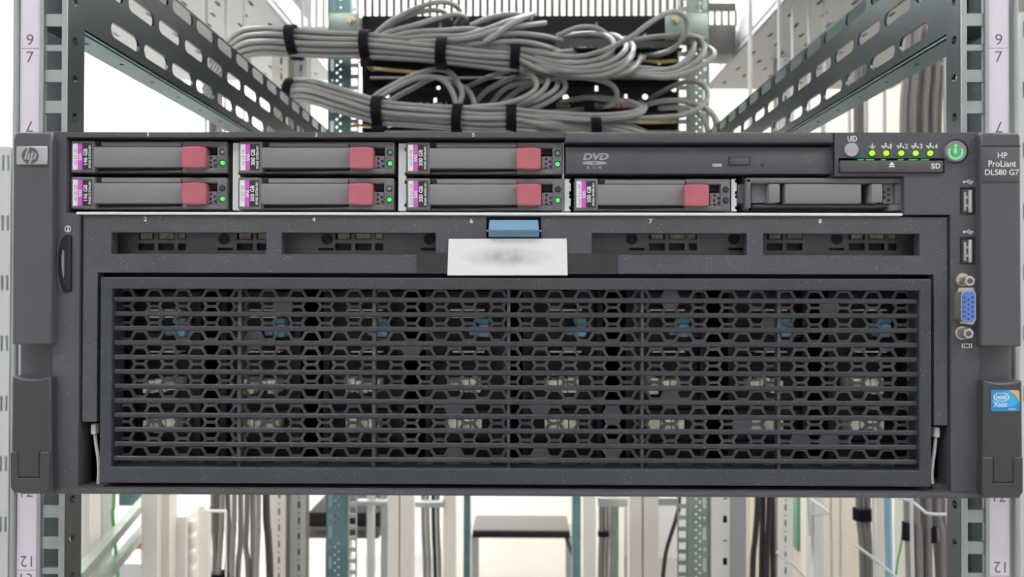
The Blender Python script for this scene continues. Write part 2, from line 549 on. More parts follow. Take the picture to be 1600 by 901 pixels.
def rack():
    t = Thing('server_rack', 'galvanised open rack frame holding the black server between its posts', 'rack', (0, 0.35, 0))
    XW = {-1: -0.2350, 1: 0.2325}
    for sd in (-1, 1):
        if sd < 0:
            o_, s0, s1, h0, h1, c_, = 20, 28, 58, 68, 96, 104.5
        else:
            o_, s0, s1, h0, h1, c_, = 1590, 1547, 1578, 1537.5, 1509.5, 1500.5
        X = lambda px, Y=YP: at(px, 450, Y).x
        xin = X(c_)
        # front plate with the square mounting holes
        b = NB()
        lo, hi = sorted((X(h0 - 7 * (1 if sd < 0 else -1)), xin + sd * 0.0019))
        hx0, hx1 = sorted((X(h0), X(h1)))
        holes = [[(hx0, z - 0.0048), (hx1, z - 0.0048), (hx1, z + 0.0048), (hx0, z + 0.0048)] for z in HOLES_Z]
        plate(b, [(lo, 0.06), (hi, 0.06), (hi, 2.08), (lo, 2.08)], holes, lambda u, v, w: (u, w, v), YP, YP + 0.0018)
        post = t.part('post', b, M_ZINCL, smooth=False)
        # rolled ridges either side of the holes
        b = NB()
        for (q0, q1) in ((h0 + (-6.5 if sd < 0 else 6.5), h0), (h1, c_)):
            x0, x1 = sorted((X(q0), X(q1)))
            bbox(b, x0, x1, YP - 0.0014, YP - 0.0001, 0.06, 2.08, 0.0004, 2)
        t.part('ridge', b, M_ZINCL, post, smooth=False)
        # flange that carries the number strip
        b = NB()
        x0, x1 = sorted((X(o_), X(h0 + (-7 if sd < 0 else 7))))
        bbox(b, x0, x1, YP + 0.001, YP + 0.0026, 0.06, 2.08)
        xa = X(o_)
        bbox(b, xa, xa - sd * 0.0022, YP - 0.0016, YP + 0.02, 0.06, 2.08, 0.0007)
        t.part('flange', b, M_ZINCL, post)
        # side wall with round holes
        b = NB()
        ylen = 0.0145 if sd < 0 else 0.0125
        sh = []
        z = at(110, 58, YP).z + 0.0198 * 4
        while z > H - 0.2:
            sh.append(circ(YP + ylen * 0.42, z, 0.0022, 12)); z -= 0.0198
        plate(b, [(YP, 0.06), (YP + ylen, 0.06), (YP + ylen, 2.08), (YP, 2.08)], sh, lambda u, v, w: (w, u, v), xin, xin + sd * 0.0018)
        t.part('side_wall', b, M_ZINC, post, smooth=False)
        # rear web seen through the holes, with slanted openings
        b = NB()
        lo, hi = sorted((xin + sd * 0.0105, X(o_ - sd * 8, YP + 0.03)))
        ops = []
        for i, z in enumerate(HOLES_Z[3:]):
            if i % 3 != 1:
                xa, xb = sorted((xin + sd * 0.0150, xin + sd * 0.0205))
                zz = z + (0.002 if i % 2 else -0.003)
                ops.append([(xa, zz - 0.004), (xb, zz - 0.001), (xb, zz + 0.006), (xa, zz + 0.003)])
        plate(b, [(lo, 0.06), (hi, 0.06), (hi, 2.08), (lo, 2.08)], ops, lambda u, v, w: (u, w, v), YP + 0.03, YP + 0.0315)
        t.part('rear_web', b, M_ZINC, post, smooth=False)
        # number strip and its numerals
        x0, x1 = sorted((X(s0), X(s1)))
        b = NB(); bbox(b, x0, x1, YP + 0.0006, YP + 0.001, 0.3, 2.0)
        t.part('number_strip', b, M_STRIP, post, smooth=False, label='white paper strip printed with unit numbers')
        b = NB()
        YS = YP + 0.0006
        def pix(x, z):
            v = CR.inverted() @ (Vector((x, YS, z)) - Vector((0, -D, H)))
            return (800 + F * v.x / -v.z, 450.5 - F * v.y / -v.z)
        for k in range(-1, 7):
            n = str(7 + k)
            zt = ZU - UNIT * k
            p0, p1 = pix((x0 + x1) / 2, zt), pix((x0 + x1) / 2, zt - UNIT)
            w = 5.0 * len(n) if len(n) > 1 else 5.5
            if len(n) > 1: w = 9
            letters(t, post, [(n, (p0[0] - w, p0[1] + 5, p0[0] + w, p0[1] + 22)), (n, (p1[0] - w, p1[1] - 22, p1[0] + w, p1[1] - 5), 180)], YS, M_STRIPTXT, 'numeral', bold=-0.004)
            b = NB()
            stroke(b, [(pix(x0, zt)[0] + 1, p0[1]), (pix(x1, zt)[0] - 1, p0[1])], 0.7, YS)
            t.part('unit_line', b, M_STRIPTXT, post, smooth=False)

        # slotted side rails, one above and one below the server
        xw = XW[sd]
        cz = lambda slope: H - 0.0028 + slope * 0.2350
        for (base, yend) in ((0.0, 0.735), (-0.62, 0.735)):
            y0 = 0.034 if sd < 0 else 0.032
            zb, zt = cz(0.616) + base, cz(0.868) + base
            b = NB()
            slots = []
            for (sl, off) in ((0.660, 0.0295), (0.755, 0.0490), (0.843, 0.0295)):
                y = 0.0295 + (off - 0.0295)
                while y + 0.036 < yend:
                    if y > y0 + 0.004:
                        slots.append(rounded(y, y + 0.033, cz(sl) + base - 0.0044, cz(sl) + base + 0.0044, 0.0042, 3))
                    y += 0.0389
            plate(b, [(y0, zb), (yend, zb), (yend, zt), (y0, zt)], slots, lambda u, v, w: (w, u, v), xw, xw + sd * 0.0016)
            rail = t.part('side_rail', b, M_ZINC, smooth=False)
            b = NB()
            fl = []
            y = 0.06
            while y < yend - 0.03:
                fl.append(circ(y, abs(xw) + 0.0095, 0.0016, 8)); y += 0.0389
            plate(b, [(y0, abs(xw)), (yend, abs(xw)), (yend, abs(xw) + 0.0185), (y0, abs(xw) + 0.0185)], fl,
                  lambda u, v, w: (sd * v, u, w), zb, zb - 0.0016)
            bbox(b, xw, xw + sd * 0.003, y0, yend, zb - 0.0016, zb + 0.001, 0.0008)
            t.part('lower_flange', b, M_ZINCT, rail)
            b = NB()
            bbox(b, xw, xw + sd * 0.022, y0, yend, zt - 0.0016, zt)
            bbox(b, xw + sd * 0.0204, xw + sd * 0.022, y0, yend, zt - 0.006, zt - 0.0017)
            t.part('upper_flange', b, M_ZINCL if sd < 0 else M_ZINCT, rail, smooth=False)  # left flange in brighter steel, painting in the light it catches

    # rear posts
    YR = 0.705
    for sd in (-1, 1):
        if sd < 0:
            f0, f1, l0, l1 = 511, 545, 545, 559
            cols = (517.5, 525, 530.5)
        else:
            f0, f1, l0, l1 = 1075, 1108, 1059, 1075
            cols = (1101, 1094, 1088)
        xx = lambda px: at(px, 450, YR).x
        b = NB()
        holes = []
        z = H - 0.42
        k = 0
        while z < H + 0.44:
            if k % 4 == 0:
                holes.append(rounded(xx(cols[0]) - 0.0026, xx(cols[0]) + 0.0026, z - 0.009, z + 0.009, 0.0025, 3))
            elif k % 4 == 2:
                holes.append(circ(xx(cols[0]), z, 0.0022, 8))
            holes.append(circ(xx(cols[1]), z, 0.0017, 8))
            holes.append(circ(xx(cols[2]), z + 0.005, 0.0017, 8))
            z += 0.0109; k += 1
        x0, x1 = xx(f0), xx(f1)
        plate(b, [(x0, 0.06), (x1, 0.06), (x1, 2.08), (x0, 2.08)], holes, lambda u, v, w: (u, w, v), YR, YR + 0.0016)
        bbox(b, x0 if sd < 0 else x1, (x0 if sd < 0 else x1) - sd * 0.0016, YR, YR + 0.04, 0.06, 2.08)
        rp = t.part('rear_post', b, M_ZINCT if sd < 0 else M_ZINCG, smooth=False)
        b = NB()
        x0, x1 = xx(l0), xx(l1)
        hs = []
        z = H - 0.45
        while z < H + 0.45:
            hs.append((x0 + 0.002, z, x1 - 0.0022, z + 0.0098)); z += 0.0158
        gridplate(b, (x0, 0.06, x1, 2.08), hs, YR + 0.001, YR + 0.0026)
        t.part('mounting_strip', b, M_ZINCL if sd < 0 else M_ZINCG, rp, smooth=False)
    # cross braces between the rear posts, low and high
    b = NB()
    for z in (0.08, 2.04):
        bbox(b, -0.26, 0.27, YR + 0.002, YR + 0.03, z - 0.02, z + 0.02)
        bbox(b, -0.29, 0.29, YP + 0.004, YP + 0.03, z - 0.02, z + 0.02)
    t.part('cross_brace', b, M_ZINC, smooth=False)
    b = NB()
    for sd in (-1, 1):
        bbox(b, sd * 0.235, sd * 0.275, 0.0, 0.75, 0.0, 0.062, 0.004)
    t.part('foot_bar', b, M_ZINC)


rack()


# ================================================================== the server
SRV = Thing('rack_server', 'black rack server with pink-labelled drives above a wide louvred front grille', 'server', at(808, 775, 0.0))


def server():
    S = SRV
    # ---- sheet metal case behind the front (open towards the viewer)
    b = NB()
    x0, z0, x1, z1 = prect(94, 210, 1506, 771, 0.012)
    y0, y1 = 0.0125, 0.66
    th = 0.0012
    bbox(b, x0, x1, y0, y1, z1 - th, z1)
    bbox(b, x0, x1, y0, y1, z0, z0 + th)
    bbox(b, x0, x0 + th, y0, y1, z0, z1)
    bbox(b, x1 - th, x1, y0, y1, z0, z1)
    bbox(b, x0, x1, y1 - th, y1, z0, z1)
    bbox(b, x0, x1, 0.155, 0.156, z0, z1)
    S.part('case', b, M_INNER, smooth=False)
    # ---- front bezel
    b = NB()
    R = lambda a, c, d, e: prect(a, c, d, e, 0)
    gridplate(b, R(84.5, 206, 1530, 777.8),
              [R(104, 214, 882.5, 333.5), R(881.5, 222.5, 1302.5, 333.5), R(1302, 275, 1413, 333.5),
               R(124.5, 333, 1486, 767), R(1310.5, 247, 1476, 270.5)], 0.0, 0.012)
    bez = S.part('front_bezel', b, M_BEZEL, smooth=False, bevel=0.0005)
    # thin raised lip at the foot of the bezel and the lip over the optical drive
    b = NB()
    pbox(b, 85, 762.5, 1529, 771.5, -0.0012, 0.001, 0.0006)
    pbox(b, 884, 207, 1301, 222, -0.0008, 0.001, 0.0004)
    S.part('lip', b, M_BEZEL, bez)
    b = NB()
    pbox(b, 1303, 207.5, 1304.2, 274, -0.0006, 0.001, 0.0002)
    S.part('seam', b, M_BLACK, bez)
    # numerals on the bezel and drawer
    letters(S, bez, [('1', (230.3, 206.8, 232.2, 212.5)), ('3', (492, 207, 496, 213.5)), ('5', (737.5, 208, 741.5, 214))], 0.0, M_PRINTW, 'numeral')
    letters(S, bez, [('UID', (1324.5, 212, 1339, 221))], 0.0, M_PRINTW, bold=0.018)
    b = NB()
    ptext(b, 'i', (105.2, 354, 107.4, 361.5), 0.0)
    c = at(106, 357.5, 0)
    ring(b, (c.x, c.z), 0.00125, 0.00155, -0.00006, 0.0)
    S.part('symbol', b, M_PRINTW, bez, smooth=False)
    b = NB()
    # heartbeat
    stroke(b, [(1358, 228.5), (1360.5, 228.5), (1362, 231.5), (1363, 223.5), (1364.5, 233), (1365.5, 228), (1368, 228.5)], 1.1, 0.0)
    S.part('symbol', b, M_PRINTW, bez, smooth=False)
    for i, x in enumerate((1382.5, 1406, 1429, 1452.5)):
        b = NB()
        stroke(b, [(x - 4, 228.3), (x + 5, 228.3)], 1.2, 0.0)
        stroke(b, [(x + 1, 225), (x + 1, 230)], 1.4, 0.0)
        for (dx, dy) in ((-4, 228.3), (5.5, 230.3), (1.5, 224.6), (-1.8, 230.8)):
            pdisc(b, x + dx, dy, 1.4, -0.00007, 0.0, 8)
        S.part('symbol', b, M_PRINTW, bez, smooth=False)
        letters(S, bez, [(str(i + 1), (x + 8.2, 224.5, x + (12.4 if i else 10.6), 232))], 0.0, M_PRINTW, 'numeral', bold=0.015)
    # trident marks
    for y in (284, 362):
        b = NB()
        stroke(b, [(1506, y), (1519, y)], 1.0, 0.0)
        pdisc(b, 1506.5, y, 1.9, -0.00007, 0.0, 10)
        pprism(b, [(1518, y - 2), (1521.5, y), (1518, y + 2)], -0.00007, 0)
        stroke(b, [(1509, y), (1512, y - 2.6), (1515, y - 2.6)], 0.9, 0.0)
        stroke(b, [(1511, y), (1514, y + 2.6), (1516.5, y + 2.6)], 0.9, 0.0)
        pdisc(b, 1515, y - 2.7, 1.1, -0.00007, 0.0, 8)
        pbox(b, 1516, y + 1.6, 1518, y + 3.6, -0.00007, 0)
        S.part('symbol', b, M_PRINTW, bez, smooth=False)
    # screen mark
    b = NB()
    for (q0, q1, q2, q3) in ((1506, 536.5, 1515.5, 537.8), (1506, 542.2, 1515.5, 543.5), (1506, 536.5, 1507.4, 543.5), (1514.2, 536.5, 1515.5, 543.5),
                             (1503, 536.5, 1504.3, 543.5), (1517.3, 536.5, 1518.6, 543.5)):
        pbox(b, q0, q1, q2, q3, -0.00007, 0)
    S.part('symbol', b, M_PRINTW, bez, smooth=False)

    # ---- bay fittings
    b = NB(); pbox(b, 118, 330.6, 1411, 335.0, -0.0002, 0.15, 0.0005)
    S.part('bay_shelf', b, M_STEEL, label='bare steel shelf edge under the drives')
    for (x0, x1, y0, y1) in ((362.5, 374, 222.5, 328), (622, 634.5, 223, 329), (882.5, 892, 279, 329.5), (1143.5, 1152, 279, 329.5)):
        b = NB()
        a = prect(x0, y0, x1, y1, 0.003)
        gridplate(b, a, [(a[2] - 0.0008, a[1] + (a[3] - a[1]) * q, a[2], a[1] + (a[3] - a[1]) * q + 0.0016) for q in (0.06, 0.4, 0.52, 0.88)], 0.004, 0.14)
        S.part('bay_divider', b, M_DIVIDER, smooth=False, bevel=0.0003)
    b = NB(); pbox(b, 106, 216, 1412, 332, 0.040, 0.042)
    S.part('bay_backplate', b, M_BLACK, smooth=False)
    for (x0, x1, y0, y1) in ((357, 361.5, 222, 330), (878.5, 881.5, 222, 330)):
        b = NB(); pbox(b, x0, y0, x1, y1, 0.006, 0.04, 0.0003)
        S.part('bay_wall', b, M_STEEL if x0 > 500 else M_BLACK)

    # ---- information card slot
    b = NB(); pbox(b, 1309, 246, 1478, 272, 0.006, 0.011)
    S.part('slot_liner', b, M_BLACK, smooth=False)
    b = NB(); pbox(b, 1313, 250.5, 1474, 268.5, -0.0014, 0.006, 0.0004)
    ct = S.part('information_card', b, M_BEZEL, label='pull-out information card with white lettering')
    b = NB()
    YT = -0.0014
    letters(S, ct, [('SID', (1455, 255, 1469, 263.5))], YT, M_PRINTW, bold=0.018)
    pprism(b, [(1393.5, 252.5), (1398, 258.2), (1389, 258.2)], YT - 0.00007, YT)
    pbox(b, 1389, 259.3, 1398, 261, YT - 0.00007, YT)
    S.part('symbol', b, M_PRINTW, ct, smooth=False)
    b = NB()
    for y in (254, 259, 264):
        for k in range(12):
            x = 1372 + 4 * k
            if 1387 < x < 1400: continue
            pbox(b, x, y, x + 2, y + 0.9, YT - 0.00005, YT)
    S.part('grip_dot', b, M_BLACK, ct, smooth=False)['kind'] = 'stuff'
    b = NB()
    for (q0, q1) in ((1341, 1350), (1354, 1366), (1378, 1384), (1404, 1412), (1421, 1434), (1440, 1452)):
        pbox(b, q0, 248.6, q1, 249.6, 0.003, 0.004)
    S.part('light_pipe', b, M_GREEN, ct, smooth=False, label='green light leaking above the card')['kind'] = 'stuff'

    # ---- buttons and lamps
    b = NB(); pdisc(b, 1331, 233.5, 10.6, -0.0010, 0.002, 32, 11); 
    S.part('identify_button', b, M_BUTTON, label='round grey identification button')
    for i, x in enumerate((1363.4, 1385.4, 1408.8, 1431.5, 1454.2)):
        b = NB(); pdisc(b, x, 239, 5.6, -0.0001, 0.001, 20)
        col = S.part('lamp_collar', b, M_BLACK)
        b = NB(); pdisc(b, x, 239, 4.0, -0.0008, 0.001, 16, 4.6)
        S.part('status_lamp', b, M_LIME, label='lit yellow-green status lamp')
    b = NB(); c = at(1494, 236, 0); s = D / F
    ring(b, (c.x, c.z), 17.2 * s, 19.0 * s, -0.0002, 0.001, 40)
    S.part('button_ring', b, M_BLACK)
    b = NB(); pdisc(b, 1494, 236, 16.0, -0.0016, 0.001, 40, 17.4)
    pw = S.part('power_button', b, mat('button silver', (0.27, 0.28, 0.29), 0.35, 0.2), label='round silver power button with a green symbol')
    b = NB()
    c = at(1494, 236, -0.0016)
    ring(b, (c.x, c.z), 13.8 * s, 14.4 * s, -0.00175, -0.0016, 40)
    S.part('button_rim', b, M_BUTTON, pw)
    b = NB()
    c = at(1493.3, 237.5, -0.0016)
    ring(b, (c.x, c.z), 9.3 * s, 11.3 * s, -0.0018, -0.0016, 28, math.radians(150), math.radians(390))
    pbox(b, 1491.2, 231.5, 1495.0, 239.5, -0.0018, -0.0016)
    pdisc(b, 1493.6, 227.5, 2.0, -0.0018, -0.0016, 12)
    S.part('power_symbol', b, M_GREEN, pw)

    # ---- sockets
    for y in (292, 370):
        b = NB()
        a = prect(1501, y, 1523.5, y + 42, -0.0003)
        gridplate(b, a, [prect(1503.4, y + 3, 1521, y + 40, -0.0003)], -0.0004, 0.0005)
        us = S.part('usb_socket', b, M_BLACK, smooth=False)
        b = NB(); pbox(b, 1503, y + 2.5, 1521.5, y + 40.5, 0.0001, 0.0004)
        S.part('socket_floor', b, M_BLACK, us, smooth=False)
        b = NB(); pbox(b, 1513.5, y + 4, 1520, y + 40, -0.0010, 0.0001, 0.0005)
        S.part('shell', b, M_NICKEL, us)
        b = NB(); pbox(b, 1506.5, y + 8, 1510, y + 37, -0.0005, 0.0001, 0.0002)
        pbox(b, 1508.5, y + 14, 1513, y + 18, -0.0004, 0.0001)
        pbox(b, 1508.5, y + 27, 1513, y + 31, -0.0004, 0.0001)
        S.part('contact_tongue', b, M_BUTTON, us)
    # video socket
    YV = -0.0055
    b = NB()
    pprism(b, [(1497, 452), (1500, 449), (1521, 449), (1523, 452), (1523, 503), (1520, 507), (1501, 505), (1497, 500)], -0.0006, 0.0005)
    vs = S.part('video_socket', b, M_NICKEL)
    b = NB()
    ol = [(1501.5, 462), (1503, 456.5), (1508, 454.5), (1519, 454), (1523.5, 456), (1525, 460), (1525, 498), (1523, 502.5), (1518, 504.5), (1506.5, 502.5), (1502.5, 499), (1501.5, 494)]
    pprism(b, ol, YV, 0.0)
    S.part('shell', b, M_NICKEL, vs)
    b = NB()
    cx, cy = 1513.5, 479
    pprism(b, [(cx + (p[0] - cx) * 0.87 + 0.3, cy + (p[1] - cy) * 0.95) for p in ol], YV - 0.0003, YV + 0.0001)
    S.part('insert', b, M_VGA, vs, smooth=False, label='blue plastic insert')
    b = NB()
    for k in range(5):
        pdisc(b, 1506.8, 464.5 + 7.4 * k, 1.5, YV - 0.00042, YV - 0.0003, 8)
        pdisc(b, 1513.3, 468.3 + 7.4 * k, 1.5, YV - 0.00042, YV - 0.0003, 8)
        pdisc(b, 1519.7, 464.5 + 7.4 * k, 1.5, YV - 0.00042, YV - 0.0003, 8)
    S.part('pin_hole', b, M_PRINTK, vs)['kind'] = 'stuff'
    for (x, y, bx, by) in ((1515.5, 438.7, 1503, 437), (1513.5, 521, 1501.5, 520)):
        c = at(x, y, -0.0068)
        b = NB(); disc(b, (c.x, c.z), 0.0026, -0.0068, -0.0002, 6, a0=0.3)
        nut = S.part('jack_nut', b, M_NICKEL, vs, smooth=False, bevel=0.0003)
        b = NB(); disc(b, (c.x, c.z), 0.0013, -0.0070, -0.0067, 14)
        S.part('nut_bore', b, M_TAUPE, vs)
        b = NB(); pdisc(b, bx + 1.5, by, 10.5, -0.0009, 0.0, 12)
        pbox(b, bx - 2, y - 4, bx + 12, y + 8, -0.0012, 0, 0.0003)
        S.part('ear_tab', b, M_NICKEL, vs)

    # ---- pull handle at the side of the bezel
    b = NB()
    ol = [(112, 367), (106, 366.5), (99, 368.5), (94, 377), (91, 390), (89.5, 405), (89.5, 420), (91, 436), (94.5, 449), (98, 456), (104, 457.5), (112, 455)]
    pprism(b, ol, -0.0003, 0.001)
    hd = S.part('pull_tab', b, M_BLACK, smooth=False, label='black crescent pull tab')
    b = NB()
    ol2 = [(110, 370), (104, 370), (99, 378), (96, 392), (95, 408), (95, 420), (96.5, 436), (100, 448), (104, 453), (110, 453)]
    pprism(b, ol2, -0.0012, 0.0)
    S.part('tab_grip', b, M_BLACK, hd, bevel=0.0004)
    b = NB()
    pprism(b, [(97.5, 390), (100, 392), (100, 430), (98.5, 434), (96.5, 420), (96, 404)], -0.0016, -0.001)
    S.part('tab_highlight', b, M_LEVER, hd)
    b = NB(); tube(b, [at(p[0] - 0.4, p[1], -0.0004) for p in ol[2:10]], 0.00035, 6)
    S.part('tab_rim', b, M_BEZEL, hd)

    # ---- mounting ears
    for sd in (-1, 1):
        if sd < 0:
            E = [(20, 218), (22, 210), (28, 206), (77, 206.5), (80.5, 211), (80.5, 538.5), (18.5, 538.5)]
            base = (33.5, 206, 92, 772)
        else:
            E = [(1533.5, 207), (1592, 207.5), (1595, 212), (1596.5, 541.5), (1533.5, 540.5)]
            base = (1522, 207, 1579.5, 778)
        b = NB(); pbox(b, base[0], base[1], base[2], base[3], 0.003, 0.016, 0.0008)
        ear = S.part('mounting_ear', b, M_EAR)
        b = NB(); pprism(b, E, -0.0042, 0.004)
        S.part('ear_cover', b, M_EAR, ear, bevel=0.0009)
        # latch below
        if sd < 0:
            xs0, xs1, yt, yb = 17.5, 80, 587, 770
        else:
            xs0, xs1, yt, yb = 1536.5, 1598.5, 593, 778
        L = [(xs0 + 1, yt)]
        for k in range(1, 9):
            q = k / 9
            L.append((xs0 + 1 + (xs1 - xs0 - 2) * q, yt + 5.5 * math.sin(math.pi * q)))
        L += [(xs1 - 1, yt), (xs1, yb - 10), (xs1 - 3, yb - 2), (xs1 - 8, yb), (xs0 + 8, yb), (xs0 + 2, yb - 3), (xs0 - 1.5, yb - 12), (xs0, yb - 65)]
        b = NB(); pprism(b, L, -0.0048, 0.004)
        lt = S.part('ear_latch', b, M_LATCH_SHADE, bevel=0.0009)
        # U-shaped clip around the tongue
        ux0, ux1 = (26.5, 61) if sd < 0 else (1552.5, 1585)
        uy = yb - 23
        b = NB()
        yt2 = yb - 64
        e0, e1 = xs0 - 1.5, xs1 - 3 if sd < 0 else xs1
        Lc = [(e0, yt2), (ux0, yt2), (ux0, uy), (ux1, uy), (ux1, yt2), (e1, yt2), (e1, yb - 9), (e1 - 6, yb), (e0 + 6, yb), (e0, yb - 9)]
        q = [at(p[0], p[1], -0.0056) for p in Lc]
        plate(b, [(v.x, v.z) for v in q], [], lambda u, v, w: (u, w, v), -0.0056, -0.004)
        S.part('release_clip', b, M_LATCH_SHADE, lt, bevel=0.0005)
        b = NB(); pbox(b, ux0 + 0.5, uy - 3, ux1 - 0.5, uy - 0.2, -0.0050, -0.0045)
        S.part('clip_gap', b, M_BLACK, lt, smooth=False)
        b = NB()
        xr = ux1 if sd < 0 else ux0
        pbox(b, xr - 0.8, yt2, xr + 0.8, uy, -0.00565, -0.0045)
        S.part('clip_seam', b, M_BLACK, lt, smooth=False)
        if sd < 0:
            YB = -0.0052
            b = NB(); pbox(b, 25, 228, 73.5, 257, YB, -0.004, 0.0012, 3)
            bd = S.part('badge', b, M_SILVER, ear, label='brushed silver badge with a round emblem')
            b = NB(); pdisc(b, 47, 243, 13.3, YB - 0.0001, YB, 36)
            S.part('emblem_disc', b, M_BADGE, ear)
            b = NB()
            Y2 = YB - 0.0001
            W = 3.1
            # slanted h and p
            stroke(b, [(44.3, 230.6), (39.2, 248.2)], W, Y2)
            stroke(b, [(43.0, 238.2), (46.6, 238.2)], 2.0, Y2)
            stroke(b, [(46.4, 238.4), (43.6, 248.2)], W, Y2)
            stroke(b, [(51.2, 238.0), (46.0, 255.4)], W, Y2)
            stroke(b, [(51.5, 238.0), (56.4, 238.0)], 2.0, Y2)
            stroke(b, [(56.4, 238.2), (54.0, 247.0)], W, Y2)
            stroke(b, [(49.6, 247.8), (53.6, 247.8)], 2.0, Y2)
            S.part('emblem_letter', b, M_SILVER, ear, smooth=False)
        else:
            YB = -0.0048
            b = NB(); pbox(b, 1535, 229.5, 1592.5, 284, YB, -0.004, 0.0003)
            S.part('name_tag', b, M_EAR, ear)
            letters(S, ear, [('HP', (1559, 238, 1574, 247)), ('ProLiant', (1544.5, 250.5, 1588, 260.5)), ('DL580 G7', (1539, 264.5, 1592, 273.5))], YB, M_PRINTW, bold=0.012)
            b = NB(); pbox(b, 1534.5, 227.2, 1595, 229, -0.0044, -0.004)
            S.part('seam', b, M_BLACK, ear, smooth=False)
            # processor sticker
            YB = -0.0050
            mb = mat('sticker blue', (0.02, 0.26, 0.62), 0.35)
            mo = mat('sticker orange', (0.85, 0.42, 0.10), 0.35)
            ml = mat('sticker light blue', (0.05, 0.42, 0.78), 0.35)
            def rr(x0, y0, x1, y1, r):
                return rounded(x0, x1, y0, y1, r, 4)
            b = NB(); pprism(b, rr(1548.5, 609, 1593.5, 642, 3), YB, -0.0047)
            S.part('sticker', b, mb, lt, smooth=False, label='small blue and orange processor sticker')
            b = NB()
            pprism(b, [(1576, 609.6), (1590.5, 609.6), (1592.8, 612), (1593, 629), (1590, 622), (1585, 615.5)], YB - 0.00006, YB)
            S.part('sticker_corner', b, mo, lt, smooth=False)
            b = NB()
            pprism(b, [(1549, 628), (1556, 620), (1568, 612), (1576, 610.5), (1586, 618), (1591, 628), (1585, 634), (1565, 636)], YB - 0.00004, YB)
            S.part('sticker_glow', b, ml, lt, smooth=False)
            b = NB()
            c = at(1564.5, 620, YB)
            ring(b, (c.x, c.z), 6.0 * s, 6.9 * s, YB - 0.0001, YB - 0.00006, 28, sx=1.75)
            S.part('sticker_oval', b, M_PRINTW, lt, smooth=False)
            letters(S, lt, [('intel', (1556.5, 616, 1572.5, 623.5)), ('Xeon', (1552.5, 627.5, 1573.5, 635.5)), ('inside', (1575.5, 636.5, 1587, 640))], YB - 0.00005, M_PRINTW, bold=0.015)

    # ---- drawer front
    YD = 0.0012
    b = NB()
    R = lambda a, c, d, e: prect(a, c, d, e, YD)
    wins = [R(174, 362.5, 416, 397), R(440, 363, 681, 397.5), R(924.5, 364, 1167, 398.5), R(1192, 364.5, 1437, 399)]
    gridplate(b, R(130.5, 336.8, 1480.5, 664), wins + [R(152.5, 425.5, 1459.5, 700), R(760, 330, 845.5, 371.5)], YD, YD + 0.006)
    dr = S.part('drawer_front', b, M_DRAWER, smooth=False, bevel=0.0004)
    letters(S, dr, (('2', (224.5, 338.5, 229.5, 345.5)), ('4', (487.5, 339, 493, 346)), ('6', (734, 341.5, 739, 348.5)), ('7', (1014, 342, 1019.5, 349)), ('8', (1279, 342, 1284, 348.5))), YD, M_PRINTW, 'numeral', bold=0.02)
    # perforated plate behind the four windows
    YW = 0.015
    b = NB()
    R = lambda a, c, d, e: prect(a, c, d, e, YW)
    hs = []
    for x0 in (210, 470, 950, 1200, 1218):
        pass
    groups = [(216, (0, 31, 62)), (370, (0, 31)), (524, (0, 31, 62)), (1014, (0, 31, 62)), (1198, (0, 31)), (1326, (0, 31, 62))]
    for gx, offs in groups:
        for o in offs:
            w = 25 if o < 60 else 13
            hs.append(R(gx + o, 361, gx + o + w, 374)); hs.append(R(gx + o, 380, gx + o + w, 391))
    for x in (340, 497, 657, 983, 1138, 1295):
        hs.append(R(x, 387, x + 24, 391))
    gridplate(b, R(160, 352, 1450, 408), hs, YW, YW + 0.001)
    S.part('window_plate', b, M_HEX, dr, smooth=False)
    for x in (350, 511, 671, 987, 1147, 1308):
        b = NB(); pdisc(b, x, 373, 9, YW - 0.0003, YW + 0.001, 20)
        S.part('window_stud', b, M_BLACK, dr)
    for gx, offs in groups:
        for k, o in enumerate(offs):
            b = NB(); pbox(b, gx + o + (4, 2, 0)[k], 358, gx + o + (22, 24, 11)[k], 373, YW + 0.0014, YW + 0.0026)
            S.part('card_edge', b, mat('tan card edge', (0.42, 0.34, 0.27), 0.5, vary=0.4, vscale=250), dr, smooth=False)
    # blue latch in the notch
    b = NB(); pbox(b, 759.5, 336, 846, 372, YD + 0.005, YD + 0.012)
    S.part('notch_back', b, M_BLACK, dr, smooth=False)
    b = NB()
    P = [at(764.5, 343.5, 0.0005), at(841, 343.5, 0.0005), at(842.5, 359, -0.0035), at(763, 359, -0.0035), at(842.5, 370, -0.0005), at(763, 370, -0.0005)]
    f = [b.verts.new(p) for p in P]
    k = [b.verts.new((p.x, YD + 0.006, p.z)) for p in P]
    b.faces.new((f[0], f[1], f[2], f[3])); b.faces.new((f[3], f[2], f[4], f[5]))
    b.faces.new((f[0], f[3], f[5], k[5], k[0])); b.faces.new((f[1], k[1], k[4], f[4], f[2]))
    b.faces.new((f[0], k[0], k[1], f[1])); b.faces.new((f[5], f[4], k[4], k[5]))
    b.faces.new((k[0], k[5], k[4], k[1]))
    bmesh.ops.remove_doubles(b, verts=b.verts, dist=1e-7)
    for v in [v for v in b.verts if not v.link_faces]:
        b.verts.remove(v)
    S.part('drawer_latch', b, M_BLUE, dr, smooth=False, bevel=0.0005, label='dusty blue drawer latch')
    b = NB(); pbox(b, 760, 359.5, 846, 361, 0.0004, 0.004)
    S.part('latch_pin', b, M_STEEL, dr)
    # dark trim behind the drawer and the grille
    b = NB(); pbox(b, 124, 334, 1487, 432, 0.0178, 0.0190)
    S.part('drawer_back', b, M_BLACK, dr, smooth=False)
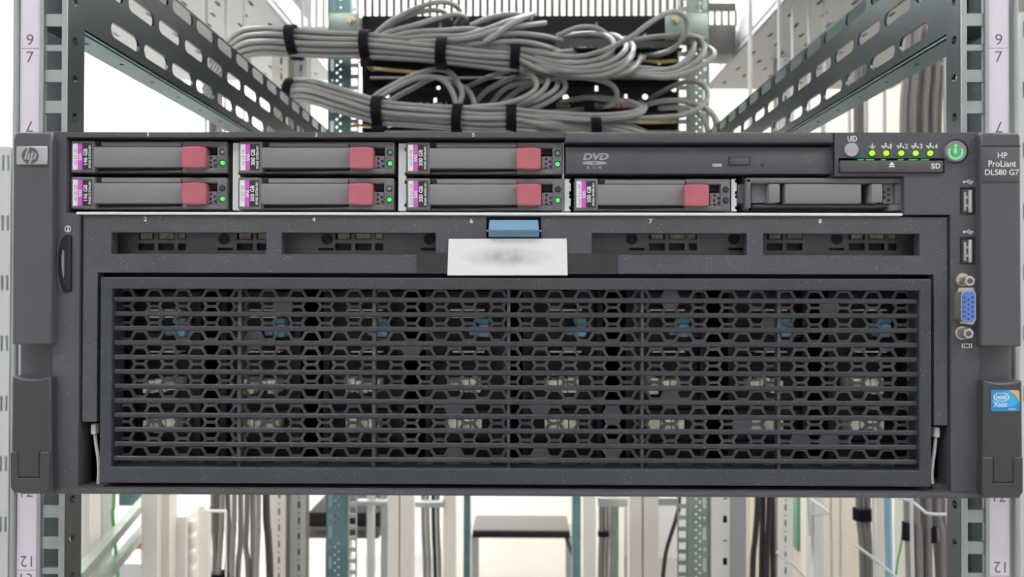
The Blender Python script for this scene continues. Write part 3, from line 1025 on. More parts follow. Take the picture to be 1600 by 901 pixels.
    # white nylon links at both lower corners
    for pts, top in ((((148.5, 679), (150.5, 695), (153.5, 715), (154.5, 735), (153.5, 757)), (141, 662, 149.5, 679)),
                     (((1462, 684), (1460.5, 700), (1457.5, 722), (1456, 740), (1457, 756)), (1460.5, 667.5, 1469.5, 684))):
        b = NB()
        pbox(b, top[0], top[1], top[2], top[3], 0.004, 0.008, 0.0008)
        tube(b, spline([at(p[0], p[1], 0.006) for p in pts], 4), 0.0008, 6)
        S.part('nylon_link', b, M_PIN, label='white nylon link in the open corner')
    # ---- louvred grille
    YG = -0.0005
    b = NB()
    R = lambda a, c, d, e: prect(a, c, d, e, YG)
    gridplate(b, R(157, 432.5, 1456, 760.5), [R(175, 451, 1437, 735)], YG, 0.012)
    gb = S.part('grille_frame', b, M_GRILLE_SHADE, smooth=False, bevel=0.0006)
    proto = None
    for k in range(12):
        y = 467.5 + k * 22.62
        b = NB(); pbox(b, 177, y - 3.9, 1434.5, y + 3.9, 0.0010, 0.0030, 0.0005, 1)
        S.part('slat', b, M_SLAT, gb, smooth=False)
    for x in (373.5, 584, 794.5, 1003.5, 1217):
        b = NB(); pbox(b, x - 2.4, 449, x + 2.4, 737, 0.0024, 0.0070, 0.0004)
        S.part('mullion', b, M_BEZEL, gb)
    # honeycomb vent plate
    YH = 0.0095
    b = NB()
    o = prect(160, 437, 1450, 752, YH)
    sc = (D + YH) / F
    holes = []
    Rh, cs, rs = 12.4 * sc, 22.45 * sc, 25.9 * sc
    c0 = at(241, 491, YH)
    solid = lambda px, py: False
    for i in range(-3, 55):
        for j in range(-11, 4):
            cx, czz = c0.x + i * cs, c0.z + (j + (0.5 if i % 2 else 0)) * rs
            if o[0] + Rh * 1.2 < cx < o[2] - Rh * 1.2 and o[1] + Rh * 1.2 < czz < o[3] - Rh * 1.2:
                if random.random() < 0.02: continue
                holes.append([(cx + Rh * math.cos(math.pi / 3 * q), czz + Rh * math.sin(math.pi / 3 * q)) for q in range(6)])
    plate(b, [(o[0], o[1]), (o[2], o[1]), (o[2], o[3]), (o[0], o[3])], holes, lambda u, v, w: (u, w, v), YH, YH + 0.0012)
    S.part('vent_plate', b, M_HEX, gb, smooth=False, label='dark honeycomb vent plate behind the slats')
    # dusty floor pieces of the open corners
    for (x0, x1) in ((126, 156), (1457, 1485)):
        b = NB(); pbox(b, x0, 757, x1, 764, 0.004, 0.03)
        S.part('corner_floor', b, mat('dusty black', (0.07, 0.065, 0.06), 0.8, vary=0.6, vscale=300), smooth=False)


server()


# ------------------------------------------------------------------ memory modules behind the grille
def modules():
    ords = ('first', 'second', 'third', 'fourth', 'fifth', 'sixth', 'seventh', 'eighth')
    Y = 0.0175
    for i, bx in enumerate((281, 437, 598, 757, 909, 1070, 1230, 1386)):
        c = bx - 30
        t = Thing('memory_cartridge', 'dark memory cartridge with blue tab, %s from the left behind the grille' % ords[i], 'cartridge',
                  at(c, 735, Y), 'memory cartridges behind the grille')
        b = NB()
        pbox(b, c - 62, 455, c + 62, 730, Y + 0.006, Y + 0.10)
        pbox(b, c - 62, 455, c - 54, 730, Y, Y + 0.006)
        pbox(b, c + 54, 455, c + 62, 730, Y, Y + 0.006)
        for y in (520, 555, 640, 690):
            pbox(b, c - 54, y, c + 54, y + 7, Y + 0.002, Y + 0.006)
        t.part('housing', b, M_BOARD, smooth=False)
        b = NB()
        pbox(b, bx - 12, 497, bx + 8, 506, Y - 0.003, Y + 0.006, 0.0008)
        pbox(b, bx - 10, 506, bx + 8, 527, Y - 0.006, Y + 0.006, 0.0012)
        pbox(b, bx - 24, 510, bx - 10, 524, Y, Y + 0.006, 0.0008)
        t.part('latch_tab', b, M_BLUE2, label='light blue plastic tab')
        b = NB()
        for (y, h, w0, w1) in ((483, 2.5, -24, 30), (494, 2.5, -22, 28), (548, 2.5, -20, 30)):
            pbox(b, c + w0, y, c + w1, y + h, Y - 0.001, Y + 0.006)
        t.part('contact_strip', b, M_BRIGHT, smooth=False)
        for (y0, y1) in ((592, 612), (654, 673)):
            b = NB()
            x = c - 28
            for k in range(3):
                w = random.uniform(14, 20)
                pbox(b, x, y0 + random.uniform(-2, 3), x + w, y1 + random.uniform(-3, 4), Y - 0.0062, Y + 0.006, 0.0004)
                x += w + 1.5
            t.part('connector_block', b, M_CARD, label='tan foil connector block')


modules()


# ------------------------------------------------------------------ hard drives
def drive(L, T, lab, lines, lamps, n_lines=None):
    Y = 0.0025
    t = Thing('hard_drive', lab, 'hard drive', at(L + 122, T + 50, Y), 'hot-plug hard drives in the server')
    B = lambda b, x0, y0, x1, y1, Y0, Y1, r=0.0: pbox(b, L + x0, T + y0, L + x1, T + y1, Y0, Y1, r)
    # carrier
    b = NB()
    B(b, 4, 6, 243, 49, Y + 0.010, Y + 0.036)
    B(b, 36, 1, 243, 9.5, Y + 0.0022, Y + 0.012, 0.0003)        # upper rail
    B(b, 36, 47.5, 243, 50.5, Y + 0.003, Y + 0.012, 0.0003)     # lower rail
    B(b, 174, 1, 243.5, 9.5, Y + 0.0006, Y + 0.012, 0.0005)
    B(b, 174, 42.5, 243.5, 50.5, Y + 0.0006, Y + 0.012, 0.0005)
    B(b, 228.5, 1.2, 243.5, 50.4, Y + 0.0004, Y + 0.012, 0.0005)
    t.part('carrier', b, M_DRIVE)
    b = NB(); B(b, 0, 0, 37, 50, Y - 0.0004, Y + 0.010, 0.0008)
    t.part('label_holder', b, M_DRIVE)
    b = NB()
    B(b, 38, 42, 174, 48.5, Y + 0.004, Y + 0.010)
    B(b, 38, 0.5, 46, 8, Y + 0.0014, Y + 0.004, 0.0003)
    t.part('finger_recess', b, M_BLACK, smooth=False)
    b = NB(); pprism(b, [(L + 48, T + 49.3), (L + 174, T + 46.3), (L + 174, T + 49.5)], Y + 0.002, Y + 0.006)
    t.part('recess_lip', b, M_DRIVE)
    # lever
    b = NB(); B(b, 35, 9.6, 173.5, 41.5, Y - 0.0002, Y + 0.006, 0.0005)
    B(b, 48, 2.8, 172.5, 9.2, Y + 0.0010, Y + 0.005, 0.0004)
    t.part('lever', b, M_LEVER)
    # red button: flat face and a slanted right flank
    Yb = Y - 0.0034
    b = NB()
    p = [at(L + 172.5, T + 9.5, Yb), at(L + 197, T + 8.6, Yb), at(L + 197, T + 43, Yb), at(L + 172.5, T + 41.5, Yb)]
    q = [at(L + 211, T + 10, Y - 0.0012), at(L + 211, T + 42, Y - 0.0012)]
    f = [b.verts.new(v) for v in p]
    g = [b.verts.new(v) for v in q]
    kk = [b.verts.new((v.x, Y + 0.006, v.z)) for v in (p[0], q[0], q[1], p[3])]
    k2 = [b.verts.new((p[1].x, Y + 0.006, p[1].z)), b.verts.new((p[2].x, Y + 0.006, p[2].z))]
    b.faces.new((f[0], f[1], f[2], f[3])); b.faces.new((f[1], g[0], g[1], f[2]))
    b.faces.new((f[0], f[3], kk[3], kk[0])); b.faces.new((g[0], kk[1], kk[2], g[1]))
    b.faces.new((f[0], kk[0], k2[0], f[1])); b.faces.new((f[1], k2[0], kk[1], g[0]))
    b.faces.new((f[3], f[2], k2[1], kk[3])); b.faces.new((f[2], g[1], kk[2], k2[1]))
    b.faces.new((kk[0], kk[3], k2[1], k2[0])); b.faces.new((k2[0], k2[1], kk[2], kk[1]))
    t.part('release_button', b, M_RED, bevel=0.0006, label='dusty red release button')
    # perforated window
    b = NB(); B(b, 211, 9.5, 228.5, 42.5, Y + 0.0055, Y + 0.010)
    B(b, 211, 9.5, 228, 20, Y + 0.004, Y + 0.006)
    t.part('vent_window', b, M_BLACK, smooth=False)
    b = NB(); B(b, 212, 23, 228, 42, Y + 0.0020, Y + 0.006)
    vp = t.part('vent_plate', b, M_LEVER, smooth=False)
    b = NB()
    for (dx, dy) in ((219, 27), (225, 31), (218.5, 34.5), (225.5, 38.5), (219, 41)):
        pdisc(b, L + dx, T + dy, 2.3, Y + 0.0019, Y + 0.0021, 10)
    t.part('vent_hole', b, M_PRINTK, vp)['kind'] = 'stuff'
    # lamps
    for k, (dy, m) in enumerate(((17.5, lamps[0]), (34.5, lamps[1]))):
        b = NB(); pdisc(b, L + 236.7, T + dy, 5.0, Y + 0.0003, Y + 0.001, 16)
        t.part('lamp_collar', b, M_BLACK)
        b = NB(); pdisc(b, L + 236.7, T + dy, 3.1, Y - 0.0004, Y + 0.001, 14, 3.8)
        t.part('status_lamp', b, m)
    # label
    YL = Y - 0.0005
    b = NB(); B(b, 3.2, 4.5, 11, 45.5, YL, Y)
    lb = t.part('label', b, M_WHITE, smooth=False, label='white, magenta and black capacity label')
    b = NB(); B(b, 11, 4.5, 18.3, 45.5, YL, Y)
    t.part('colour_band', b, M_PINK, lb, smooth=False)
    b = NB(); B(b, 18.3, 4.5, 33.2, 45.5, YL, Y)
    t.part('black_band', b, M_PRINTK, lb, smooth=False)
    Q = lambda x0, y0, x1, y1: (L + x0, T + y0, L + x1, T + y1)
    letters(t, lb, [('SAS', Q(12.0, 20, 17.2, 31), 90), (lines[1], Q(19.6, 12.5, 26.0, 37.5), 90), ('SPARE ' + lines[2], Q(27.8, 7.5, 31.6, 43), 90)], YL, M_PRINTW, bold=0.02)
    b = NB()
    ptext(b, lines[0], Q(5.0, 12, 9.6, 37) if len(lines[0]) < 10 else Q(5.0, 8, 9.8, 42), YL, 90, 0.0)
    t.part('small_print', b, M_PRINTG, lb, smooth=False)


G, DG, OF = M_GREEN, M_DIMG, M_OFF
A6 = ('6G DP 15K', '146 GB', '512744-001')
B6 = ('6G DP 10K', '300 GB', '507284-001')
C6 = ('Dual Port 10K', '300 GB', '493083-001')
drive(110.5, 219.5, '146 GB drive with red button in the top left corner bay', A6, (DG, G))
drive(110.5, 276.0, '146 GB drive with red button directly below the other 146 GB drive', A6, (OF, G))
drive(372.5, 220.5, '300 GB drive with red button beside the upper 146 GB drive', B6, (DG, G))
drive(371.5, 277.0, '300 GB drive with red button beside the lower 146 GB drive', B6, (DG, G))
drive(634.5, 221.5, '300 GB drive with red button just left of the disc drive', B6, (DG, G))
drive(635.0, 278.0, 'dual port 300 GB drive in the bay just above the blue latch', C6, (OF, G))
drive(897.5, 278.5, '300 GB drive with both lamps unlit below the disc drive', C6, (OF, OF))


# ------------------------------------------------------------------ empty-bay filler
def blank():
    Y = 0.0025
    t = Thing('drive_blank', 'black empty bay filler with two grip tabs above the numeral 8', 'bay filler', at(1285, 330, Y))
    b = NB()
    pbox(b, 1160, 277.5, 1412, 330, Y + 0.010, Y + 0.036)
    pbox(b, 1165.5, 277.5, 1412.5, 286, Y - 0.0002, Y + 0.012, 0.0006)
    pbox(b, 1165.5, 278, 1173.5, 325, Y - 0.0002, Y + 0.012, 0.0006)
    pbox(b, 1399, 287, 1412.5, 319, Y + 0.0004, Y + 0.012, 0.0005)
    pbox(b, 1390, 319, 1412.5, 329, Y + 0.0004, Y + 0.012, 0.0005)
    t.part('frame', b, M_DRIVE)
    b = NB(); pbox(b, 1174, 286, 1399, 328, Y + 0.006, Y + 0.010)
    t.part('recess', b, M_BLACK, smooth=False)
    b = NB(); pbox(b, 1226.5, 287, 1346, 317.5, Y - 0.0002, Y + 0.007, 0.0005)
    pbox(b, 1174, 287.5, 1201, 317, Y + 0.0035, Y + 0.008, 0.0003)
    t.part('panel', b, M_LEVER)
    for (x0, x1) in ((1202, 1219), (1362, 1379.5)):
        b = NB(); pbox(b, x0, 287, x1, 316, Y - 0.002, Y + 0.007, 0.0006)
        t.part('grip_tab', b, M_LEVER)
    b = NB(); pbox(b, 1380, 288, 1395, 318, Y + 0.003, Y + 0.007)
    t.part('vent_plate', b, M_LEVER, smooth=False)
    b = NB()
    for (x, y) in ((1388.3, 296), (1381.5, 300), (1388.3, 304.5), (1381.5, 308.5), (1388.3, 312.5)):
        pdisc(b, x, y, 2.6, Y + 0.0028, Y + 0.003, 10)
    t.part('vent_hole', b, M_PRINTK)['kind'] = 'stuff'
    b = NB(); pbox(b, 1152.5, 287.5, 1164.5, 318, Y + 0.002, Y + 0.012, 0.0005)
    t.part('side_block', b, M_BEZEL)
    b = NB(); pbox(b, 1176, 319, 1390, 324, Y + 0.003, Y + 0.008, 0.001)
    t.part('lower_bar', b, M_BEZEL)


blank()


# ------------------------------------------------------------------ disc drive
def disc_drive():
    Y = 0.0022
    t = Thing('disc_drive', 'slim charcoal disc drive front above the single lower hard drive', 'disc drive', at(1093, 271, Y))
    b = NB(); pbox(b, 884, 229.5, 1301.5, 271, Y, Y + 0.036, 0.0004)
    t.part('tray_front', b, M_BEZEL)
    b = NB()
    pbox(b, 885, 224, 1301, 228, Y + 0.004, Y + 0.02)
    t.part('upper_gap', b, M_BLACK, smooth=False)
    b = NB(); pbox(b, 1138.5, 244.5, 1172.5, 258.5, Y - 0.0002, Y + 0.001, 0.0002)
    bt = t.part('button_recess', b, M_BLACK)
    b = NB(); pbox(b, 1140, 246, 1171, 257, Y - 0.0008, Y + 0.001, 0.0004)
    t.part('eject_button', b, M_BEZEL)
    b = NB(); pbox(b, 1113, 255.5, 1128, 260.5, Y - 0.0002, Y + 0.001, 0.0002)
    t.part('activity_lamp', b, M_BUTTON)
    b = NB(); pdisc(b, 1191.5, 258, 2.5, Y - 0.0001, Y + 0.001, 12)
    t.part('pin_hole', b, M_PRINTK)
    ml = mat('grey logo print', (0.33, 0.33, 0.34), 0.5)
    letters(t, None, [('DVD', (911, 239, 951, 250))], Y, ml, bold=0.04, slant=0.2)
    b = NB()
    pts = []
    for k in range(28):
        a = 2 * math.pi * k / 28
        pts.append((929 + 19.5 * math.cos(a), 254.5 + 3.0 * math.sin(a)))
    inn = [(929 + 4 * math.cos(2 * math.pi * k / 12), 254.5 + 0.9 * math.sin(2 * math.pi * k / 12)) for k in range(12)]
    q = [at(p[0], p[1], Y) for p in pts]; q2 = [at(p[0], p[1], Y) for p in inn]
    plate(b, [(v.x, v.z) for v in q], [[(v.x, v.z) for v in q2]], lambda u, v, w: (u, w, v), Y - 0.00007, Y)
    t.part('disc_mark', b, ml, smooth=False)
    letters(t, None, [(ch, (x, 259.5, x + 5, 264)) for ch, x in (('R', 917), ('O', 926), ('M', 934.5))], Y, ml, bold=0.01)


disc_drive()


# ------------------------------------------------------------------ paper label on black tape
def paper_label():
    b = NB()
    YL = 0.0008
    pprism(b, [(650.5, 394), (966, 396), (965, 424.5), (651, 423.5)], YL, YL + 0.0002)
    solo('tape_strip', b, M_TAPE, 'dull black tape strip behind the white paper label', 'tape', smooth=False)
    m = mat('blurred print paper', (0.80, 0.80, 0.79), 0.6)
    nt = m.node_tree
    tc = nt.nodes.new('ShaderNodeTexCoord')
    mp = nt.nodes.new('ShaderNodeMapping')
    mp.inputs['Location'].default_value = (0.0, 0.0, -1.55)
    mp.inputs['Scale'].default_value = (42.0, 1.0, 175.0)
    nt.links.new(tc.outputs['Object'], mp.inputs['Vector'])
    gr = nt.nodes.new('ShaderNodeTexGradient'); gr.gradient_type = 'SPHERICAL'
    nt.links.new(mp.outputs['Vector'], gr.inputs['Vector'])
    nz = nt.nodes.new('ShaderNodeTexNoise'); nz.inputs['Scale'].default_value = 160; nz.inputs['Detail'].default_value = 1
    nt.links.new(tc.outputs['Object'], nz.inputs['Vector'])
    mu = nt.nodes.new('ShaderNodeMath'); mu.operation = 'MULTIPLY'
    nt.links.new(gr.outputs['Fac'], mu.inputs[0]); nt.links.new(nz.outputs['Fac'], mu.inputs[1])
    rp = nt.nodes.new('ShaderNodeValToRGB')
    rp.color_ramp.elements[0].position = 0.0; rp.color_ramp.elements[0].color = (0.80, 0.80, 0.79, 1)
    rp.color_ramp.elements[1].position = 0.55; rp.color_ramp.elements[1].color = (0.40, 0.40, 0.41, 1)
    nt.links.new(mu.outputs[0], rp.inputs['Fac'])
    nt.links.new(rp.outputs['Color'], nt.nodes['Principled BSDF'].inputs['Base Color'])
    b = NB()
    pprism(b, [(701, 373), (885.5, 372.5), (887, 430), (699, 430)], 0.0002, 0.0005)
    solo('paper_label', b, m, 'white paper label with blurred grey print below the blue latch', 'label', smooth=False)


paper_label()


# ================================================================== behind the server
def cable(name, pts, r, m, label, cat='cable', group=None, n=5):
    b = NB()
    tube(b, spline([at(*p) for p in pts], n), r, 8)
    return solo(name, b, m, label, cat, group)


def patch_panels():
    YB = 0.748
    sc = (D + YB) / F
    bc = lambda u, v, w: (u, w, v)
    specs = (('black patch panel behind the upper cable bundle', 566, 25, 1060, 121,
              [(625, 43, 0), (688, 39, 1), (760, 33, 0), (932, 38, 1), (1008, 54, 0), (1048, 33, 1), (716, 95, 0), (1030, 98, 0)]),
             ('black patch panel behind the lower cable bundle', 566, 121, 1060, 215,
              [(605, 150, 0), (685, 137, 0), (680, 157, 1), (560 + 6, 129, 1), (884, 152, 2), (932, 138, 1), (978, 151, 1), (1008, 151, 2), (1053, 139, 2)]))
    for i, (lab, x0, y0, x1, y1, hs) in enumerate(specs):
        t = Thing('patch_panel', lab, 'patch panel', at((x0 + x1) / 2, y1, YB))
        a = prect(x0, y0, x1, y1, YB)
        b = NB()
        holes = []
        for (hx, hy, k) in hs:
            c = at(hx, hy, YB)
            if not (a[0] + 0.006 < c.x < a[2] - 0.006): continue
            if k == 1:
                holes.append([(c.x - 0.0022, c.z - 0.004), (c.x + 0.0022, c.z - 0.004), (c.x + 0.0022, c.z + 0.004), (c.x - 0.0022, c.z + 0.004)])
            else:
                holes.append(circ(c.x, c.z, 0.0028 + 0.0008 * k, 10))
        plate(b, [(a[0], a[1]), (a[2], a[1]), (a[2], a[3]), (a[0], a[3])], holes, bc, YB, YB + 0.0015)
        t.part('back_plate', b, M_PANEL, smooth=False)
        # shelf the cables rest on, its edge bars and brackets
        b = NB()
        zt = at(800, y0 + 66, YB).z
        bbox(b, a[0] + 0.004, a[2] - 0.004, 0.70, YB, zt - 0.002, zt)
        t.part('cable_shelf', b, M_PANEL, smooth=False)
        b = NB()
        if i == 0:
            pbox(b, 578, 119, 1060, 122.5, 0.735, 0.742, 0.001)
        else:
            pbox(b, 600, 203, 1060, 206, 0.735, 0.742, 0.001)
        t.part('edge_bar', b, M_GREYP)
        if i == 0:
            br = [[(583, 107, .715), (620, 110.5, .715), (655, 113.5, .715)], [(561, 94, .69), (572, 101, .70), (584, 110, .715)],
                  [(592, 90, .70), (620, 90, .70), (680, 90, .70)], [(955, 118, .73), (975, 119.5, .73), (995, 119, .73)], [(1005, 95, .72), (1030, 97, .72), (1057, 95, .72)]]
        else:
            br = [[(548, 197, .70), (560, 196, .70), (580, 197, .70)], [(605, 197, .70), (622, 193, .70), (642, 194, .70)],
                  [(965, 188, .72), (985, 189, .72), (1000, 190, .72)], [(1000, 191, .72), (1030, 191, .72), (1057, 190, .72)]]
        for pts in br:
            b = NB(); tube(b, [at(*p) for p in pts], 0.0030, 4)
            t.part('bracket', b, M_GOLD, smooth=False)
        # punched-down wire ends
        b = NB()
        for (q0, q1) in (((870, 962), (992, 1048)) if i == 0 else ((870, 890), (640, 700), (930, 990))):
            x = q0
            while x < q1:
                h = random.uniform(4, 9)
                y = (82 if i == 0 else 168)
                pbox(b, x, y - h, x + random.uniform(2, 4), y, 0.733, 0.745)
                x += 4.3
        o = t.part('wire_end', b, M_COPPER, smooth=False)
        o['kind'] = 'stuff'
        if i == 0:
            b = NB(); pbox(b, 868, 60, 965, 84, 0.744, 0.747)
            pbox(b, 985, 64, 1055, 84, 0.744, 0.747)
            t.part('port_block', b, mat('port block', (0.06, 0.055, 0.05), 0.5), smooth=False)
    # clamp plates on the rear posts
    for (x0, y0, x1, y1, lab) in ((513, 20, 560, 50, 'greenish metal clamp plate at the left end of the upper patch panel'),
                                  (1040, 20, 1107, 62, 'greenish metal clamp plate at the right end of the upper patch panel')):
        t = Thing('clamp_plate', lab, 'clamp plate', at((x0 + x1) / 2, y1, 0.699))
        b = NB(); pbox(b, x0, y0, x1, y1, 0.6985, 0.7035, 0.0008)
        t.part('sheet', b, M_ZINCG)
        b = NB()
        pdisc(b, (x0 + x1) / 2 + (12 if x0 < 600 else -18), y0 + 10, 6, 0.695, 0.6985, 16)
        t.part('washer', b, M_GOLD)
        b = NB()
        pdisc(b, (x0 + x1) / 2 + (12 if x0 < 600 else -18), y0 + 10, 3.2, 0.692, 0.695, 6)
        t.part('bolt', b, M_ZINCL)


patch_panels()

CW = 0.0036


def bundle(stations, offs, label, group, jitter=1.0, tails=None):
    for i, (u, v) in enumerate(offs):
        pts = []
        ph = random.uniform(0, 6.28)
        for k, (x, y, hh, Y) in enumerate(stations):
            hh = max(hh, 17.5)
            w = 0.05 * jitter * math.sin(ph + k * 1.3)
            pts.append((x, y + (u + w) * hh, Y + (v * hh * 0.00095)))
        if tails and i < len(tails):
            pts += tails[i]
        elif tails:
            pts += [(x + 60, y + u * hh + 5, Y + 0.02), (x + 110, y + u * hh, 0.735)]
        cable('network_cable', pts, CW, M_CABLE, label, 'cable', group, 4)


PACK = []
for j_ in range(-2, 3):
    for i_ in range(-2, 3):
        u_, v_ = j_ * 0.44, (i_ + (0.5 if j_ % 2 else 0)) * 0.5
        if u_ * u_ + v_ * v_ < 1.05:
            PACK.append((u_, v_))
PACK.sort(key=lambda q: (q[1] > 0.3, q[0], q[1]))


def cables():
    up = [(318, 150, 24, .80), (346, 100, 24, .75), (375, 72, 24, .70), (412, 64, 22, .67), (460, 66, 21, .66), (515, 69, 20, .655),
          (572, 71, 19, .65), (630, 76, 17, .65), (690, 81, 16, .65), (750, 87, 16, .65), (805, 92, 15, .65)]
    offs = PACK
    tails = [
        [(850, 84, .65), (900, 89, .65), (945, 78, .645), (985, 58, .645), (1012, 38, .645), (1040, 21, .65), (1060, 19, .66), (1073, 32, .67), (1069, 56, .68), (1050, 77, .69), (1022, 86, .70), (995, 85, .73)],
        [(850, 93, .65), (890, 99, .645), (930, 94, .645), (955, 80, .655), (958, 64, .67), (940, 54, .69), (910, 53, .70), (872, 58, .73)],
        [(850, 99, .65), (900, 107, .64), (945, 100, .64), (973, 83, .65), (978, 69, .67), (962, 56, .70), (945, 54, .73)],
        [(850, 104, .65), (890, 112, .64), (940, 110, .64), (975, 95, .65), (990, 78, .67), (984, 64, .71), (975, 60, .73)],
        [(850, 108, .65), (920, 120, .64), (960, 112, .64), (984, 93, .65), (990, 76, .69), (985, 70, .73)],
        [(850, 111, .65), (930, 121, .645), (985, 110, .65), (1000, 92, .69), (1000, 82, .73)],
        [(850, 90, .66), (930, 104, .67), (1000, 106, .67), (1045, 108, .67), (1072, 93, .675), (1085, 70, .69), (1078, 55, .72)],
        [(850, 95, .66), (930, 110, .67), (1005, 116, .66), (1055, 114, .66), (1090, 95, .665), (1101, 75, .68), (1093, 60, .70)],
        [(850, 98, .66), (930, 112, .675), (1000, 118, .66), (1045, 121, .655), (1085, 109, .655), (1110, 93, .66), (1116, 82, .67), (1100, 72, .70), (1060, 66, .73)],
        [(850, 100, .66), (940, 108, .67), (1010, 112, .665), (1060, 104, .67), (1082, 84, .68), (1080, 66, .70), (1040, 57, .73)],
        [(850, 103, .66), (900, 114, .66), (960, 112, .665), (1000, 95, .69), (1010, 80, .73)],
        [(850, 95, .665), (900, 100, .68), (950, 90, .70), (960, 75, .73)],
    ]
    bundle(up, offs, 'grey network cable running through the upper strapped bundle', 'grey cables of the upper bundle', 1.0, tails)
    lo = [(415, 215, 16, .80), (432, 180, 16, .77), (453, 146, 17, .72), (482, 142, 18, .685), (530, 156, 19, .66), (592, 174, 19, .65), (650, 180, 17, .65), (715, 184, 16, .65), (760, 186, 14, .65), (800, 186, 13, .65)]
    tails = [
        [(850, 176, .65), (930, 180, .64), (985, 176, .645), (1001, 167, .66), (980, 158, .68), (930, 152, .70), (895, 157, .73)],
        [(850, 181, .65), (940, 186, .64), (995, 179, .645), (1008, 168, .67), (1000, 160, .72)],
        [(850, 184, .65), (920, 188, .64), (975, 186, .65), (1020, 184, .65), (1065, 180, .65), (1095, 167, .655), (1106, 150, .665), (1099, 133, .675), (1075, 127, .685), (1045, 138, .70), (1015, 155, .735)],
        [(850, 188, .65), (930, 193, .65), (985, 202, .65), (1020, 215, .66)],
        [(850, 192, .65), (930, 198, .65), (980, 208, .65), (1005, 218, .66)],
        [(850, 195, .65), (930, 203, .65), (970, 214, .66)],
        [(850, 180, .66), (920, 190, .66), (960, 198, .66), (1000, 212, .67)],
        [(850, 182, .66), (930, 187, .66), (980, 195, .66), (1030, 216, .67)],
    ]
    offs2 = PACK[:15]
    bundle(lo, offs2, 'grey network cable running through the lower strapped bundle', 'grey cables of the lower bundle', 1.0, tails)
    loops_up = [
        [(575, 62, .65), (587, 53, .65), (607, 36, .65), (640, 17, .655), (675, 5, .66), (700, 4, .67), (715, 12, .68), (720, 25, .70), (712, 38, .74)],
        [(578, 60, .655), (595, 50, .655), (622, 31, .66), (660, 18, .665), (690, 17, .68), (704, 30, .73)],
        [(580, 62, .645), (612, 49, .645), (650, 39, .65), (690, 27, .66), (714, 22, .67), (728, 29, .69), (722, 40, .73)],
        [(580, 66, .642), (640, 51, .642), (690, 48, .645), (735, 45, .66), (775, 52, .68), (800, 56, .73)],
        [(585, 68, .645), (660, 57, .64), (720, 56, .64), (762, 45, .65), (800, 31, .67), (830, 23, .72)],
        [(640, 66, .64), (730, 60, .635), (780, 46, .64), (820, 40, .65), (852, 36, .68)],
        [(735, 40, .68), (768, 27, .685), (805, 22, .69), (830, 29, .72)],
        [(757, 66, .63), (775, 55, .63), (795, 40, .635), (818, 28, .65), (834, 22, .68)],
        [(720, 64, .64), (790, 53, .64), (840, 55, .66), (877, 63, .70)],
        [(730, 70, .64), (808, 65, .635), (850, 72, .65), (882, 83, .70)],
        [(870, 56, .70), (905, 43, .69), (935, 45, .69), (957, 62, .70)],
        [(985, 63, .70), (1030, 57, .69), (1075, 55, .69), (1098, 62, .70)],
    ]
    for p in loops_up:
        cable('network_cable', p, CW, M_CABLE, 'looped grey network cable rising out of the upper bundle', 'cable', 'looped grey cables above the upper bundle')
    loops_lo = [
        [(577, 158, .65), (590, 147, .65), (612, 134, .65), (645, 118, .65), (680, 108, .655), (705, 115, .66), (718, 134, .66), (722, 150, .66), (715, 166, .655)],
        [(582, 160, .645), (620, 136, .645), (657, 121, .648), (688, 123, .65), (705, 141, .65), (713, 165, .65)],
        [(600, 165, .67), (620, 151, .67), (650, 135, .67), (680, 121, .67), (702, 131, .67), (714, 158, .67)],
        [(690, 122, .68), (720, 134, .67), (735, 146, .67), (743, 168, .67)],
        [(725, 138, .72), (765, 120, .67), (800, 110, .66), (825, 114, .655), (838, 128, .65), (834, 142, .645), (812, 155, .64), (778, 164, .64), (735, 168, .645), (700, 172, .655)],
        [(740, 165, .70), (760, 142, .68), (800, 122, .67), (838, 114, .67), (856, 121, .66), (850, 139, .65), (830, 154, .645), (800, 164, .645), (750, 172, .65)],
        [(765, 165, .70), (790, 138, .68), (830, 126, .67), (868, 122, .67), (868, 139, .655), (842, 155, .65), (808, 167, .65)],
        [(785, 160, .69), (820, 135, .68), (870, 122, .66), (920, 122, .66), (953, 131, .665), (964, 147, .67), (955, 162, .68), (932, 170, .72)],
        [(1000, 166, .70), (1040, 157, .68), (1075, 160, .67), (1105, 172, .66), (1118, 190, .66), (1113, 214, .67)],
        [(1030, 169, .70), (1070, 168, .67), (1095, 181, .66), (1106, 203, .66), (1104, 220, .67)],
        [(1085, 164, .70), (1108, 171, .68), (1122, 193, .67), (1127, 216, .68)],
        [(875, 160, .71), (920, 152, .69), (970, 159, .68), (1010, 168, .70)],
        [(860, 112, .66), (880, 126, .66), (882, 140, .66), (862, 156, .655), (835, 168, .655), (800, 176, .66)],
    ]
    for p in loops_lo:
        cable('network_cable', p, CW, M_CABLE, 'looped grey network cable between the two patch panels', 'cable', 'looped grey cables over the lower bundle')

    def strap(px, py, hy, Y, w, tail=0, tilt=0, label=''):
        b = NB()
        s = (D + Y) / F
        c = at(px, py, Y)
        rz, ry, hw = hy * s + 0.0022, hy * s * 1.12 + 0.006, w * s / 2
        n = 24
        R0 = []
        for k in range(n):
            a = 2 * math.pi * k / n
            sh = tilt * s * math.sin(a)
            for (rr, dx) in ((1, -hw), (1, hw), (0.88, hw), (0.88, -hw)):
                R0.append(b.verts.new((c.x + dx + sh, c.y + ry * rr * math.cos(a), c.z + rz * rr * math.sin(a))))
        for k in range(n):
            A, B = k * 4, ((k + 1) % n) * 4
            for q in range(4):
                b.faces.new((R0[A + q], R0[A + (q + 1) % 4], R0[B + (q + 1) % 4], R0[B + q]))
        if tail:
            bbox(b, c.x - hw, c.x + hw, c.y - 0.012, c.y - 0.009, c.z - rz - tail * s, c.z - rz + 0.004, 0.0008)
        solo('cable_strap', b, M_STRAP, label, 'strap', 'black straps around the grey cables')
